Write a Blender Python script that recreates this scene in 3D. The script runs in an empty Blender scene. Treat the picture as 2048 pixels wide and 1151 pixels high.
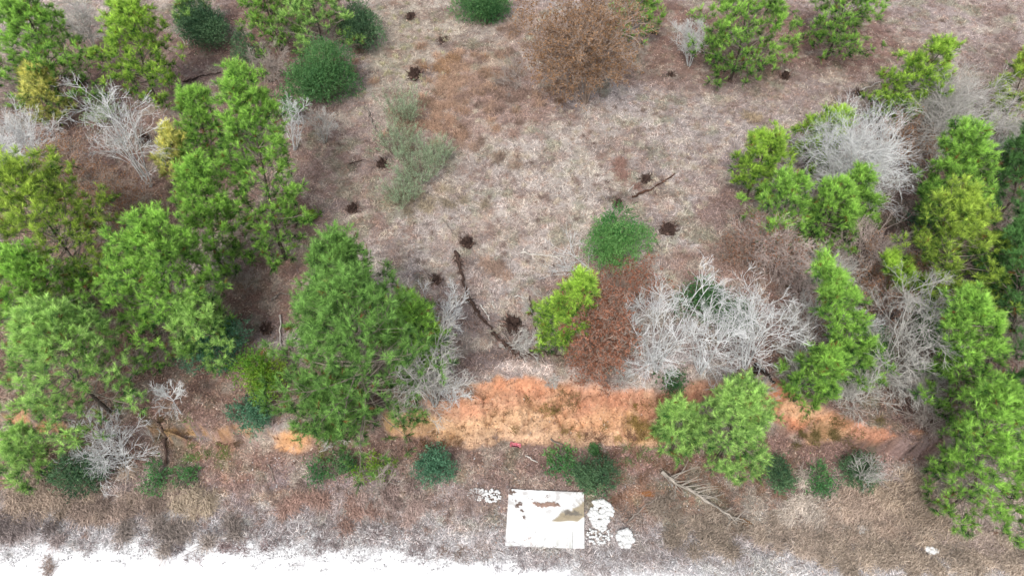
import bpy, math, random
import numpy as np
from mathutils import Vector
R = math.radians
S = bpy.context.scene

# ------------------------------------------------------------------ camera, world, sun, exposure
PITCH, FPX, CAMH = R(57.0), 1384.0, 36.0
cam_d = bpy.data.cameras.new("camera"); cam = bpy.data.objects.new("camera", cam_d)
S.collection.objects.link(cam); S.camera = cam
cam.location = (0, 0, CAMH); cam.rotation_euler = (R(90) - PITCH, 0, 0)
cam_d.sensor_width = 36; cam_d.lens = 36 * FPX / 2048
cam_d.clip_start = 0.5; cam_d.clip_end = 3000
SUN_EL, SUN_AZ = R(58), R(200)
w = bpy.data.worlds.new("World"); S.world = w; w.use_nodes = True
nt = w.node_tree; bg = nt.nodes["Background"]
sky = nt.nodes.new("ShaderNodeTexSky"); sky.sky_type = 'NISHITA'; sky.sun_disc = False
sky.sun_elevation = SUN_EL; sky.sun_rotation = SUN_AZ; sky.dust_density = 3.0; sky.air_density = 1.0
hs = nt.nodes.new("ShaderNodeHueSaturation"); hs.inputs['Saturation'].default_value = 0.38
nt.links.new(sky.outputs[0], hs.inputs['Color']); nt.links.new(hs.outputs[0], bg.inputs[0])
bg.inputs[1].default_value = 0.14
sd = bpy.data.lights.new("sun", 'SUN'); sd.energy = 1.5; sd.angle = R(14); sd.color = (1, .97, .92)
so = bpy.data.objects.new("sun", sd); S.collection.objects.link(so)
so.rotation_euler = (R(90) - SUN_EL, 0, math.pi - SUN_AZ)
S.view_settings.view_transform = 'Standard'; S.view_settings.look = 'None'
S.view_settings.exposure = 1.0; S.view_settings.gamma = 1
S.render.engine = 'CYCLES'

# ------------------------------------------------------------------ helpers
rng = np.random.default_rng(7)
def lin(c):
    c = np.asarray(c, float) / 255.0
    return np.where(c <= .04045, c / 12.92, ((c + .055) / 1.055) ** 2.4)
KEXP = 1.9
def alb(*c): return lin(c) / KEXP                    # colour seen in the photograph -> surface colour
def _h(ix, iy, s):
    n = (ix.astype(np.int64) * 374761393 + iy.astype(np.int64) * 668265263 + s * 974634777) & 0xffffffff
    n = ((n ^ (n >> 13)) * 1274126177) & 0xffffffff
    n = (n ^ (n >> 16)) & 0xffffffff
    return n / 4294967295.0
def vn(x, y, s=0):
    x = np.asarray(x, float); y = np.asarray(y, float)
    ix = np.floor(x); iy = np.floor(y); fx = x - ix; fy = y - iy
    fx = fx * fx * (3 - 2 * fx); fy = fy * fy * (3 - 2 * fy)
    a = _h(ix, iy, s); b = _h(ix + 1, iy, s); c = _h(ix, iy + 1, s); d = _h(ix + 1, iy + 1, s)
    return (a * (1 - fx) + b * fx) * (1 - fy) + (c * (1 - fx) + d * fx) * fy
def fbm(x, y, s=0, o=4):
    t = 0; a = .5; n = 0
    for i in range(o):
        t = t + a * vn(x * 2 ** i + 17.3 * i, y * 2 ** i - 9.1 * i, s + i); n += a; a *= .55
    return t / n
def sm(a, b, x):
    t = np.clip((x - a) / (b - a), 0, 1); return t * t * (3 - 2 * t)
def nrm(v):
    return v / np.maximum(np.linalg.norm(v, axis=-1, keepdims=True), 1e-9)

SP, CP = math.sin(PITCH), math.cos(PITCH)
def at_plane(u, v, z=0.0):                            # point of the plan seen at (u,v) of the survey grid, at height z
    dx = (u - 1024) / FPX; dy = (v - 575.5) / FPX
    d = np.array([dx, CP - dy * SP, -SP - dy * CP]); t = (z - CAMH) / d[2]
    return np.array([d[0] * t, d[1] * t])
def to_uv(x, y, z=0.0):
    zz = z - CAMH
    f = y * CP - zz * SP; dn = -(y * SP + zz * CP)
    f = np.maximum(f, .1)
    return 1024 + FPX * x / f, 575.5 + FPX * dn / f
def px_per_m(v, z=0.0): return FPX * (SP + (v - 575.5) / FPX * CP) / (CAMH - z)

# ------------------------------------------------------------------ terrain height
LOW = -1.7
top_px = [(-300, 770), (0, 812), (60, 835), (150, 850), (300, 846), (450, 846), (560, 850), (650, 850), (760, 835), (830, 820),
          (900, 790), (1000, 762), (1140, 750), (1250, 762), (1400, 745), (1500, 752), (1600, 785), (1700, 832), (1810, 880), (1900, 890), (2400, 930)]
bot_px = [(-300, 800), (0, 845), (60, 862), (150, 880), (300, 872), (450, 880), (560, 902), (650, 905), (760, 888), (850, 895),
          (1000, 895), (1150, 890), (1300, 898), (1450, 892), (1560, 890), (1700, 900), (1820, 912), (1900, 915), (2400, 960)]
TP = np.array([at_plane(u, v, 0) for u, v in top_px]); BP = np.array([at_plane(u, v, LOW) for u, v in bot_px])
RP = np.array([at_plane(u, v, LOW + .2) for u, v in [(-400, 1110), (0, 1102), (300, 1094), (700, 1104), (1000, 1112), (1100, 1140), (1400, 1158), (1560, 1165), (2048, 1210), (2500, 1250)]])
def height(x, y):
    x = np.asarray(x, float); y = np.asarray(y, float)
    wob = (fbm(x * .8, y * .8, 5) - .5) * 1.7 + (fbm(x * 3, y * 3, 6) - .5) * .8
    yt = np.interp(x, TP[:, 0], TP[:, 1]) + wob * .8; yb = np.interp(x, BP[:, 0], BP[:, 1]) + wob * .5
    t = np.clip((yt - y) / np.maximum(yt - yb, .25), 0, 1)
    ribs = fbm(x * 2.3, y * .7, 8) - .5                 # rills running down the cut
    prof = np.clip(t * 1.0 + (.35 * np.sin(t * math.pi) * (.2 + ribs)), 0, 1)
    h = LOW * (.55 * sm(0, 1, prof) + .45 * np.clip(prof * 1.7 - .05, 0, 1) ** .8)
    face = np.clip((yt - yb - .8) / 2, 0, 1) * np.sin(np.clip(t, 0, 1) * math.pi); h = h - face * (.5 * sm(.07, 0, np.abs(fbm(x * .9, y * .45, 12) - .5)) + .22 * sm(.08, 0, np.abs(fbm(x * 2.4, y * 1.6, 13) - .5)) - .18 * (fbm(x * 4, y * 4, 14) - .5))
    near = np.exp(-((y - yt) / 6.0) ** 2)
    h = h + (fbm(x * .12, y * .12, 3) - .5) * .5 * (1 - near) * (y > yt)
    ye = np.interp(x, RP[:, 0], RP[:, 1])
    h = h + .22 * sm(ye + 2.2, ye + .2, y)
    dit = np.exp(-((y - (ye + 3.0)) / 1.0) ** 2) * sm(3, 8, x); h = h - .3 * dit
    h = h + (fbm(x * 2.2, y * 2.2, 11) - .5) * .12 * sm(ye - .2, ye + 1.0, y)
    return h
def ground_at(u, v):
    z = 0.0
    for _ in range(12):
        p = at_plane(u, v, z); z = .5 * z + .5 * float(height(p[0], p[1]))
    p = at_plane(u, v, z); return p[0], p[1], float(height(p[0], p[1]))

# ------------------------------------------------------------------ ground colour: zones of grass, litter, clay, gravel
BASE = alb(182, 168, 158)
RED, RED2 = (128, 92, 76), (112, 76, 62)
zones = [  # u, v, ru, rv, colour, strength
 (1000, 420, 420, 200, (186, 172, 158), .8), (1180, 330, 200, 110, (188, 176, 160), .7), (1100, 460, 260, 70, (198, 184, 168), .7),
 (1500, 250, 200, 120, (176, 162, 150), .7), (1650, 150, 330, 90, (158, 136, 124), .8), (1950, 60, 220, 110, (166, 146, 134), .8),
 (820, 60, 120, 90, (184, 172, 146), .8), (790, 190, 60, 150, (176, 168, 138), .7), (900, 60, 260, 50, (176, 158, 136), .6),
 (930, 200, 150, 100, (180, 152, 132), .7), (1040, 190, 110, 70, (164, 132, 116), .7), (890, 250, 90, 70, (182, 152, 132), .6), (880, 350, 100, 60, (180, 164, 146), .5),
 (1060, 60, 60, 60, (170, 138, 118), .6), (990, 120, 60, 40, (190, 166, 130), .6),
 (700, 300, 120, 140, (166, 142, 128), .8), (650, 400, 90, 130, (170, 142, 126), .7), (690, 460, 80, 60, (184, 162, 146), .5),
 (1400, 430, 120, 110, (190, 178, 166), .7), (1330, 330, 140, 60, (164, 148, 138), .6), (1450, 360, 70, 60, (156, 136, 130), .6),
 (300, 250, 380, 260, (142, 108, 92), .95), (180, 430, 220, 110, (146, 110, 88), .9), (420, 170, 180, 70, (146, 118, 106), .8),
 (560, 60, 170, 110, (128, 92, 74), .9), (560, 490, 90, 120, (140, 102, 86), .9), (590, 560, 60, 100, (168, 130, 110), .8), (520, 600, 80, 70, (148, 108, 90), .9),
 (60, 700, 400, 180, RED, .95), (330, 760, 260, 110, (134, 94, 76), .95), (450, 800, 160, 60, (146, 112, 96), .8),
 (120, 900, 300, 55, (128, 92, 76), .9), (700, 790, 160, 90, (120, 100, 70), .8), (850, 760, 120, 110, (150, 122, 108), .8),
 (880, 660, 150, 110, (160, 134, 122), .8), (1000, 700, 100, 50, (134, 110, 102), .8), (1010, 650, 110, 70, (156, 138, 128), .6), (1100, 715, 90, 25, (112, 90, 80), .8),
 (1480, 80, 230, 90, (140, 98, 80), .9), (1330, 90, 90, 90, (150, 116, 98), .8), (1700, 90, 140, 70, (138, 98, 82), .9), (1330, 40, 60, 50, (140, 100, 84), .8),
 (1450, 440, 60, 90, (140, 108, 96), .8), (1620, 560, 200, 160, (156, 116, 98), .9), (1850, 420, 220, 260, (116, 88, 76), .95), (1200, 640, 120, 130, (150, 104, 84), .85),
 (1420, 560, 110, 60, (162, 128, 110), .8), (1900, 760, 260, 120, (118, 86, 74), .95), (1560, 700, 160, 60, (124, 88, 74), .9), (1700, 800, 200, 50, (120, 90, 78), .9),
 (2000, 820, 110, 60, (140, 106, 94), .8), (2000, 260, 80, 200, (120, 96, 82), .8), (1700, 330, 50, 30, (216, 186, 158), .9),
 (1090, 742, 110, 22, (214, 196, 180), .9), (1180, 735, 60, 20, (196, 172, 156), .7),
 (1040, 905, 480, 60, (150, 112, 98), .9), (1380, 930, 300, 60, (158, 116, 102), .9), (700, 910, 160, 60, (136, 104, 86), .9), (1060, 940, 200, 60, (142, 112, 98), .8),
 (1700, 900, 200, 60, (152, 114, 100), .9), (1600, 860, 110, 60, (140, 104, 88), .8),
 (250, 1000, 420, 65, (150, 130, 120), .9), (600, 985, 260, 60, (156, 134, 128), .9), (850, 1010, 260, 50, (164, 144, 134), .9), (480, 920, 100, 60, (156, 112, 90), .8),
 (1400, 1000, 260, 60, (144, 126, 112), .9), (1800, 1060, 380, 100, (152, 138, 124), .95), (1330, 1010, 90, 40, (126, 104, 82), .6), (1500, 1010, 120, 30, (120, 108, 96), .6),
 (1500, 1110, 500, 50, (140, 128, 124), .8), (250, 1050, 350, 32, (138, 126, 124), .8),
 (560, 1000, 40, 14, (186, 146, 110), .8), (455, 900, 22, 60, (200, 148, 106), .8), (430, 985, 40, 18, (190, 156, 118), .8), (400, 890, 60, 26, (176, 122, 88), .8), (60, 965, 80, 16, (176, 112, 80), .7),
 (405, 866, 34, 10, (140, 128, 128), .9), (310, 690, 60, 26, (140, 96, 78), .6), (1310, 385, 40, 14, (122, 90, 76), .9), (1250, 405, 30, 12, (104, 84, 78), .8),
 (1380, 870, 60, 16, (196, 130, 96), .8), (1186, 1012, 20, 26, (172, 150, 118), .9), (1300, 990, 50, 14, (170, 118, 76), .7), (1480, 1045, 40, 14, (150, 108, 54), .8),
]
clayz = [
 (1080, 800, 260, 44, (214, 152, 118), 1), (1000, 775, 110, 22, (206, 138, 100), .9), (1300, 800, 130, 34, (200, 136, 104), .9), (1450, 790, 90, 26, (192, 134, 104), .8),
 (1010, 850, 240, 34, (224, 180, 138), .95), (860, 865, 90, 30, (216, 170, 122), .9), (1230, 848, 130, 34, (222, 168, 126), .95), (1120, 876, 260, 18, (224, 184, 150), .8),
 (1290, 850, 50, 30, (190, 150, 88), .8), (1560, 810, 50, 60, (206, 126, 84), .9), (1600, 815, 40, 26, (226, 176, 132), .9), (1660, 850, 60, 30, (204, 142, 96), .8), (1770, 860, 70, 26, (204, 138, 108), .9),
 (1640, 865, 50, 24, (140, 118, 78), .6), (1080, 815, 34, 16, (168, 126, 84), .6), (1140, 800, 20, 30, (176, 132, 90), .5),
 (600, 885, 55, 26, (222, 164, 110), 1), (470, 862, 70, 9, (204, 156, 108), .8), (560, 872, 30, 10, (214, 160, 112), .8), (120, 862, 46, 12, (216, 150, 90), .9), (40, 830, 40, 18, (212, 150, 98), .8), (340, 858, 90, 8, (190, 150, 84), .8),
 (800, 850, 60, 26, (196, 158, 100), .8),
]
STZ = [(830,145,20),(822,30,14),(886,78,13),(765,325,15),(706,414,18),(935,480,20),(872,555,20),(1025,642,28),(1292,355,20),(1236,404,14),(1336,452,26),(1569,152,11),(1772,150,14),(1718,184,16),(1706,230,12),(290,275,17),(160,166,16),(533,652,30),(1342,148,12),(1305,62,9)]
zones += [(u, v, r_ * 1.5, r_ * .95, (112, 94, 88), .6) for u, v, r_ in STZ]
zones += [(u, v, 26, 14, (112, 92, 82), .6) for u, v in [(920,520),(930,570),(942,610),(965,645),(990,672),(1020,700),(1050,712),(1090,710),(1130,716),(710,330),(1320,375)]]
def zone_uv(x, y, z):
    u, v = to_uv(x, y, z)
    m = px_per_m(v)
    wx = (fbm(x * .35, y * .35, 21) - .5) * 3.2 + (fbm(x * 1.6, y * 1.6, 23) - .5) * 1.2
    wy = (fbm(x * .35, y * .35, 22) - .5) * 2.4 + (fbm(x * 1.6, y * 1.6, 24) - .5) * 1.0
    return u, v, u + wx * m, v + wy * m * .6
def bank_t(x, y):
    yt = np.interp(x, TP[:, 0], TP[:, 1]); yb = np.interp(x, BP[:, 0], BP[:, 1])
    n = (fbm(x * .8, y * .8, 5) - .5) * 1.4 + (fbm(x * 2.2, y * 2.2, 31) - .5) * 1.5
    return yt + .25 + n, yb - .15 + n * .8
def ground_col(x, y, z=None):
    x = np.asarray(x, float); y = np.asarray(y, float)
    if z is None: z = height(x, y)
    u, v, a, b = zone_uv(x, y, z)
    c = np.tile(BASE, x.shape + (1,))
    def lay(zs):
        nonlocal c
        for (zu, zv, ru, rv, col, st) in zs:
            d = np.sqrt(((a - zu) / ru) ** 2 + ((b - zv) / rv) ** 2)
            k = (sm(1.25, .55, d) * st)[..., None]
            c = c * (1 - k) + alb(*col) * k
    lay(zones)
    yt, yb = bank_t(x, y)
    # where the cut shows bare clay
    show = np.zeros(x.shape)
    for (zu, zv, ru, rv, col, st) in clayz:
        show = np.maximum(show, sm(1.25, .8, np.sqrt(((a - zu) / ru) ** 2 + ((b - zv) / rv) ** 2)))
    inb = sm(-.25, .1, yt - y) * sm(-.25, .1, y - yb) * show
    keep = c.copy(); lay(clayz)
    strata = (fbm(x * .5, y * 5, 41) - .5)[..., None]
    c = c * (1 + strata * .7); pt = sm(.52, .68, fbm(x * 1.7, y * 2.6, 43))[..., None] * .3; c = c * (1 - pt) + alb(176, 138, 104) * pt; pt = sm(.56, .7, fbm(x * 1.3 + 9, y * 3.4, 47))[..., None] * .45; c = c * (1 - pt) + alb(228, 186, 150) * pt; ck = sm(.045, .0, np.abs(fbm(x * 1.6, y * .9, 45) - .5))[..., None] * .45; c = c * (1 - ck) + alb(128, 76, 52) * ck
    c = c * .84 + alb(224, 192, 166) * .16
    c = keep * (1 - inb[..., None]) + c * inb[..., None]
    c = (c * .88 + c.mean(-1, keepdims=True) * .12) * np.array([1.0, 1.0, 1.07]) * (1 - inb[..., None]) + c * inb[..., None]
    # mottling and gravel at the road edge
    c = c * 1.22 + np.array([.028, .030, .030]) * (1 - inb[..., None])
    for sd, sx, lo, hi, col, st in ((101, .45, .52, .72, (142, 116, 106), .45), (103, .9, .55, .72, (154, 126, 114), .4), (105, .6, .55, .74, (212, 202, 186), .6), (107, 1.3, .56, .7, (214, 202, 186), .5), (109, .7, .58, .74, (146, 150, 122), .5), (111, 2.4, .55, .68, (120, 100, 94), .4), (113, 1.8, .6, .72, (190, 150, 128), .3)):
        k = (sm(lo, hi, fbm(x * sx + sd, y * sx * 1.2, sd)) * st * (1 - inb * .9))[..., None]; q = np.clip(c.mean(-1, keepdims=True) / .19, .35, 1.2)
        c = c * (1 - k) + alb(*col) * (.35 + .65 * q) * k
    g = fbm(x * .8, y * .8, 51) - .5; g2 = fbm(x * 5, y * 5, 52, 3) - .5
    c = c * (1 + .35 * g[..., None] + .5 * g2[..., None])
    ye = np.interp(x, RP[:, 0], RP[:, 1]); nd = (fbm(x * .5, y * .9, 61) - .5) * 1.5 + (fbm(x * 2.5, y * 5, 62) - .5) * 2.0
    gr = sm(3.4, .2, y - ye + nd + (fbm(x * .6, y * .6, 66) - .5) * 3) * .62
    c = c * (1 - gr[..., None]) + np.array([.48, .47, .48]) * (.85 + .9 * g2[..., None]) * gr[..., None]
    gr = sm(.45, -.25, y - ye + nd)
    c = c * (1 - gr[..., None]) + np.array([.58, .575, .58]) * (1 + .3 * g2[..., None]) * gr[..., None]
    return np.clip(c, .01, .8), inb, (y - ye + nd)

# ------------------------------------------------------------------ mesh building
def mesh(name, v, f, cols=None, mat=None, smooth=False):
    me = bpy.data.meshes.new(name); v = np.asarray(v, np.float32).reshape(-1, 3); f = np.asarray(f, np.int32)
    k = f.shape[1]; n = len(f)
    me.vertices.add(len(v)); me.vertices.foreach_set("co", v.ravel())
    me.loops.add(n * k); me.loops.foreach_set("vertex_index", f.ravel())
    me.polygons.add(n); me.polygons.foreach_set("loop_start", np.arange(0, n * k, k, dtype=np.int32))
    me.polygons.foreach_set("use_smooth", np.full(n, smooth, dtype=bool))
    me.update(calc_edges=True)
    if cols is not None:
        cc = np.ones((len(v), 4), np.float32); cc[:, :3] = cols
        at = me.color_attributes.new("Col", 'FLOAT_COLOR', 'POINT'); at.data.foreach_set("color", cc.ravel())
    if mat: me.materials.append(mat)
    return me
def obj(name, me, parent=None, loc=None):
    o = bpy.data.objects.new(name, me); S.collection.objects.link(o)
    if parent: o.parent = parent
    if loc is not None: o.location = loc
    return o
def tag(o, label=None, cat=None, group=None, kind=None):
    if label: o['label'] = label
    if cat: o['category'] = cat
    if group: o['group'] = group
    if kind: o['kind'] = kind
    return o
def thing(name, loc, label, cat, group=None):
    return tag(obj(name, None, loc=loc), label, cat, group)

def mat_col(name, rough=.9, spec=.15, noise=0.0, nscale=30, bump=0.0, trans=0.0):
    m = bpy.data.materials.new(name); m.use_nodes = True; t = m.node_tree; n = t.nodes; L = t.links
    p = n["Principled BSDF"]; p.inputs['Roughness'].default_value = rough; p.inputs['Specular IOR Level'].default_value = spec
    a = n.new("ShaderNodeAttribute"); a.attribute_name = "Col"; src = a.outputs['Color']
    if noise or bump:
        tc = n.new("ShaderNodeTexCoord"); nz = n.new("ShaderNodeTexNoise"); nz.inputs['Scale'].default_value = nscale; nz.inputs['Detail'].default_value = 8
        nz.inputs['Roughness'].default_value = .7
        L.new(tc.outputs['Object'], nz.inputs['Vector'])
    if noise:
        mr = n.new("ShaderNodeMapRange"); mr.inputs['From Min'].default_value = .3; mr.inputs['From Max'].default_value = .7
        mr.inputs['To Min'].default_value = 1 - noise; mr.inputs['To Max'].default_value = 1 + noise
        L.new(nz.outputs['Fac'], mr.inputs['Value'])
        mx = n.new("ShaderNodeVectorMath"); mx.operation = 'SCALE'
        L.new(src, mx.inputs[0]); L.new(mr.outputs[0], mx.inputs['Scale']); src = mx.outputs[0]
    L.new(src, p.inputs['Base Color'])
    if bump:
        b = n.new("ShaderNodeBump"); b.inputs['Strength'].default_value = bump; b.inputs['Distance'].default_value = .05
        L.new(nz.outputs['Fac'], b.inputs['Height']); L.new(b.outputs[0], p.inputs['Normal'])
    if trans:
        tr = n.new("ShaderNodeBsdfTranslucent"); L.new(src, tr.inputs['Color'])
        ms = n.new("ShaderNodeMixShader"); ms.inputs[0].default_value = trans
        L.new(p.outputs[0], ms.inputs[1]); L.new(tr.outputs[0], ms.inputs[2]); L.new(ms.outputs[0], n["Material Output"].inputs[0])
    return m
M_ground = mat_col("ground_soil", .95, .05, .38, 9, .9)
M_clay = mat_col("clay", .95, .04, .36, 8, 1.0)
M_road = mat_col("white_gravel", .95, .1, .12, 14, .6)
M_leaf = mat_col("leaf", .6, .25, 0, trans=.38)
M_needle = mat_col("needle", .65, .2, 0, trans=.28)
M_dry = mat_col("dry_stem", .85, .1, 0, trans=.15)
M_bark = mat_col("bark", .9, .1, .35, 12, .7)
M_pale = mat_col("bare_wood", .9, .1, .15, 20)
M_char = mat_col("charred_wood", .95, .05, .5, 14, 1.0)
M_conc = mat_col("concrete", .85, .15, .07, 6, .25)
M_rock = mat_col("washed_concrete", .9, .1, .18, 9, .8)

# ------------------------------------------------------------------ ground: one height field cut into ground, clay bank and road
def axis(a, b, step, far):
    core = np.arange(a, b + step / 2, step); o = [core[0]]; s = step
    while o[-1] > -far: s *= 1.06; o.append(o[-1] - s)
    p = [core[-1]]; s = step
    while p[-1] < far: s *= 1.06; p.append(p[-1] + s)
    return np.concatenate([np.array(o[1:])[::-1], core, np.array(p[1:])])
gx = axis(-50, 50, .13, 700); gy = axis(3, 62, .13, 700)
X, Y = np.meshgrid(gx, gy); Z = height(X, Y)
COL, INB, RD = ground_col(X, Y, Z)
far = (np.abs(X) > 400) | (np.abs(Y) > 500)
V = np.stack([X, Y, Z], -1).reshape(-1, 3); CC = COL.reshape(-1, 3)
ny, nx = X.shape
i0 = (np.arange(ny - 1)[:, None] * nx + np.arange(nx - 1)[None]).ravel()
F = np.stack([i0, i0 + 1, i0 + nx + 1, i0 + nx], 1)
fi = INB.ravel()[F].mean(1); fr = RD.ravel()[F].mean(1)
road_m = (fr < -.55) & (V[F[:, 0], 1] > -6); clay_m = (fi > .5) & ~road_m
V[np.unique(F[road_m]), 2] += 0
CCr = CC.copy(); nzr = fbm(V[:, 0] * 6, V[:, 1] * 6, 77, 3); CCr[:] = np.array([.58, .575, .58]) * (.86 + .28 * nzr[:, None])
def sub(name, mask, mat, cols):
    f = F[mask]; used, inv = np.unique(f, return_inverse=True)
    o = obj(name, mesh(name, V[used], inv.reshape(f.shape), cols[used], mat, True)); o['kind'] = 'structure'; return o
sub("ground", ~road_m & ~clay_m, M_ground, CC * np.where(CC[:, 1:2] < .45, .86, 1)); sub("clay_bank", clay_m, M_clay, CC); sub("road", road_m, M_road, CCr)

# ------------------------------------------------------------------ scatter: leaf litter, dry grass, gravel
def scatter_pts(n, pad=60, vmin=-40, vmax=1190):
    u = rng.uniform(-pad, 2048 + pad, n * 3); v = rng.uniform(vmin, vmax, n * 3)
    d = np.stack([(u - 1024) / FPX, CP - (v - 575.5) / FPX * SP, -SP - (v - 575.5) / FPX * CP], -1)
    t = (-.6 - CAMH) / d[:, 2]; x = d[:, 0] * t; y = d[:, 1] * t
    return x[:n], y[:n], rng
def litter_mask(c):                                   # redder ground carries more fallen leaves
    return np.clip((c[:, 0] / np.maximum(c[:, 2], 1e-3) - 1.15) / .8, 0, 1)
def leaves_flat(name, n, size, cmix, lift=.02):
    x, y, _ = scatter_pts(n); z = height(x, y); c, inb, rd = ground_col(x, y, z)
    keep = (rng.random(n) < .12 + litter_mask(c) * 1.0) & ((inb < .3) | (rng.random(n) < .10)) & (rd > .6)
    x, y, z, c = x[keep], y[keep], z[keep], c[keep]; n = len(x)
    az = rng.uniform(0, 2 * math.pi, n); til = rng.uniform(-.6, .6, (n, 2)); s = rng.uniform(.5, 1.3, n) * size
    a = np.stack([np.cos(az), np.sin(az), til[:, 0]], -1) * s[:, None]; b = np.stack([-np.sin(az), np.cos(az), til[:, 1]], -1) * (s * rng.uniform(.4, .8, n))[:, None]
    p = np.stack([x, y, z + lift + rng.uniform(0, .03, n)], -1)
    v = np.stack([p - a, p - b, p + a, p + b], 1).reshape(-1, 3)
    f = np.arange(4 * n).reshape(-1, 4)
    k = rng.random((n, 1)); cc = c * (.55 + 1.2 * rng.random((n, 1)) ** 1.6)
    cc = cc * (1 - cmix) + cmix * (np.array([.40, .255, .19]) * k + np.array([.12, .072, .056]) * (1 - k))
    pal = rng.random(n) < .07; cc[pal] = np.array([.46, .36, .29]) * rng.uniform(.7, 1.1, (pal.sum(), 1))
    o = obj(name, mesh(name, v, f, np.repeat(cc, 4, 0), M_dry)); o['kind'] = 'stuff'
leaves_flat("leaf_litter", 330000, .066, .5)
def blades(name, x, y, z, c, L, wd, el, curl=.5, var=.5, mat=None):
    n = len(x); az = rng.uniform(0, 2 * math.pi, n); e = rng.uniform(el[0], el[1], n); l = rng.uniform(.5, 1.2, n) * L
    d = np.stack([np.cos(az) * np.cos(e), np.sin(az) * np.cos(e), np.sin(e)], -1)
    p = np.stack([x, y, z], -1); m = p + d * (l * .5)[:, None]; d2 = d.copy(); d2[:, 2] -= curl; d2 = nrm(d2)
    t = m + d2 * (l * .5)[:, None]; t[:, 2] = np.maximum(t[:, 2], z + .015)
    w_ = np.stack([-np.sin(az), np.cos(az), rng.uniform(-.5, .5, n)], -1) * wd
    v = np.stack([p - w_, p + w_, m + w_ * .8, m - w_ * .8, t], 1).reshape(-1, 3); b = np.arange(n)[:, None] * 5
    f = np.concatenate([b + [0, 1, 2], b + [0, 2, 3], b + [3, 2, 4]], 0)
    cc = c * (1 - var + 2 * var * rng.random((n, 1)))
    return v, f, np.repeat(cc, 5, 0)
n = 520000
x, y, _ = scatter_pts(n); z = height(x, y); c, inb, rd = ground_col(x, y, z)
cl = fbm(x * 1.3, y * 1.3, 91)
keep = (rng.random(n) < (.25 + 1.5 * sm(.35, .65, cl)) * (1 - .75 * litter_mask(c))) & (inb < .35) & (rd > .35)
x, y, z, c = x[keep], y[keep], z[keep], c[keep]
c = c * (1 + .35 * np.array([1, .96, .9]) * (rng.random((len(x), 1)) < .4))
v, f, cc = blades("dry_grass", x, y, z, c * 1.25, .36, .012, (.05, .8), .6, .6)
tag(obj("dry_grass", mesh("dry_grass", v, f, cc, M_dry)), kind='stuff')
n = 60000
x, y, _ = scatter_pts(n, vmin=700, vmax=960); z = height(x, y); c, inb, rd = ground_col(x, y, z); keep = (inb > .25) & (rng.random(n) < .7); x, y, z, c = x[keep], y[keep], z[keep], c[keep]; n = len(x)
s_ = rng.uniform(.015, .07, n) ** 1.0; oc = np.array([[1, 0, 0], [0, 1, 0], [-1, 0, 0], [0, -1, 0], [0, 0, .7]]); v = oc[None] * (s_[:, None, None] * rng.uniform(.6, 1.3, (n, 5, 1))) + np.stack([x, y, z], -1)[:, None]; b = np.arange(n)[:, None] * 5
f = np.concatenate([b + q for q in ([0, 1, 4], [1, 2, 4], [2, 3, 4], [3, 0, 4])], 0); tag(obj("clay_clods", mesh("clay_clods", v.reshape(-1, 3), f, np.repeat(c * rng.uniform(.75, 1.25, (n, 1)), 5, 0), M_clay)), kind='stuff')
# long tan bunch grass and dense dry brush in patches
GB = 1.0
def patch_blades(name, patches, L, wd, el, curl, per=90, sg=.14):
    vs, fs, cs = [], [], []; k = 0
    for (u, v_, ru, rv, n, col) in patches:
        cx, cy, cz = ground_at(u, v_); m = px_per_m(v_, cz)
        r = np.sqrt(rng.random(n)); a = rng.uniform(0, 2 * math.pi, n)
        nb = max(6, n // per); bi = rng.integers(0, nb, n)       # bunches
        bx = rng.normal(0, .6, nb) * ru / m; by = rng.normal(0, .6, nb) * rv / m / .8
        x = cx + bx[bi] + rng.normal(0, sg, n); y = cy + by[bi] + rng.normal(0, sg, n)
        c_ = np.tile(alb(*col), (n, 1)) * (GB * (.8 + .7 * rng.random((nb, 1))))[bi]
        a_, b_, d_ = blades(name, x, y, height(x, y), c_, L, wd, el, curl, .4)
        vs.append(a_); fs.append(b_ + k); cs.append(d_); k += len(a_)
    return tag(obj(name, mesh(name, np.concatenate(vs), np.concatenate(fs), np.concatenate(cs), M_dry)), kind='stuff')
patch_blades("tan_bunch_grass", [(930, 170, 110, 60, 6500, (204, 172, 148)), (880, 240, 80, 50, 4500, (202, 168, 144)), (1000, 190, 80, 60, 4500, (186, 158, 144)),
    (945, 290, 24, 16, 400, (190, 164, 146)), (1008, 318, 20, 18, 400, (190, 166, 148)), (1250, 350, 24, 22, 700, (190, 154, 140)), (1015, 70, 24, 40, 900, (188, 160, 142)), (850, 400, 90, 24, 1800, (200, 184, 160)),
    (1110, 150, 40, 50, 1500, (182, 146, 120)), (980, 540, 50, 24, 700, (202, 174, 156)), (905, 130, 50, 20, 1500, (204, 166, 132)), (710, 110, 30, 40, 800, (176, 146, 128)), (1500, 235, 16, 8, 300, (210, 188, 160))],
    .75, .011, (.3, 1.3), 1.0)
GB = 1.25
patch_blades("grass_tussocks", [(1100, 380, 430, 210, 9000, (204, 190, 172)), (1500, 200, 300, 120, 5000, (182, 164, 150)), (1100, 400, 420, 200, 5200, (158, 138, 128)), (820, 120, 90, 120, 2400, (190, 182, 150)), (1800, 90, 220, 90, 3500, (172, 152, 140)), (620, 1000, 500, 40, 5000, (168, 146, 136)), (1350, 960, 250, 60, 3500, (170, 138, 120))], .42, .010, (.3, 1.4), 1.0, 40, .07)
GB = 1.45
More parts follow.
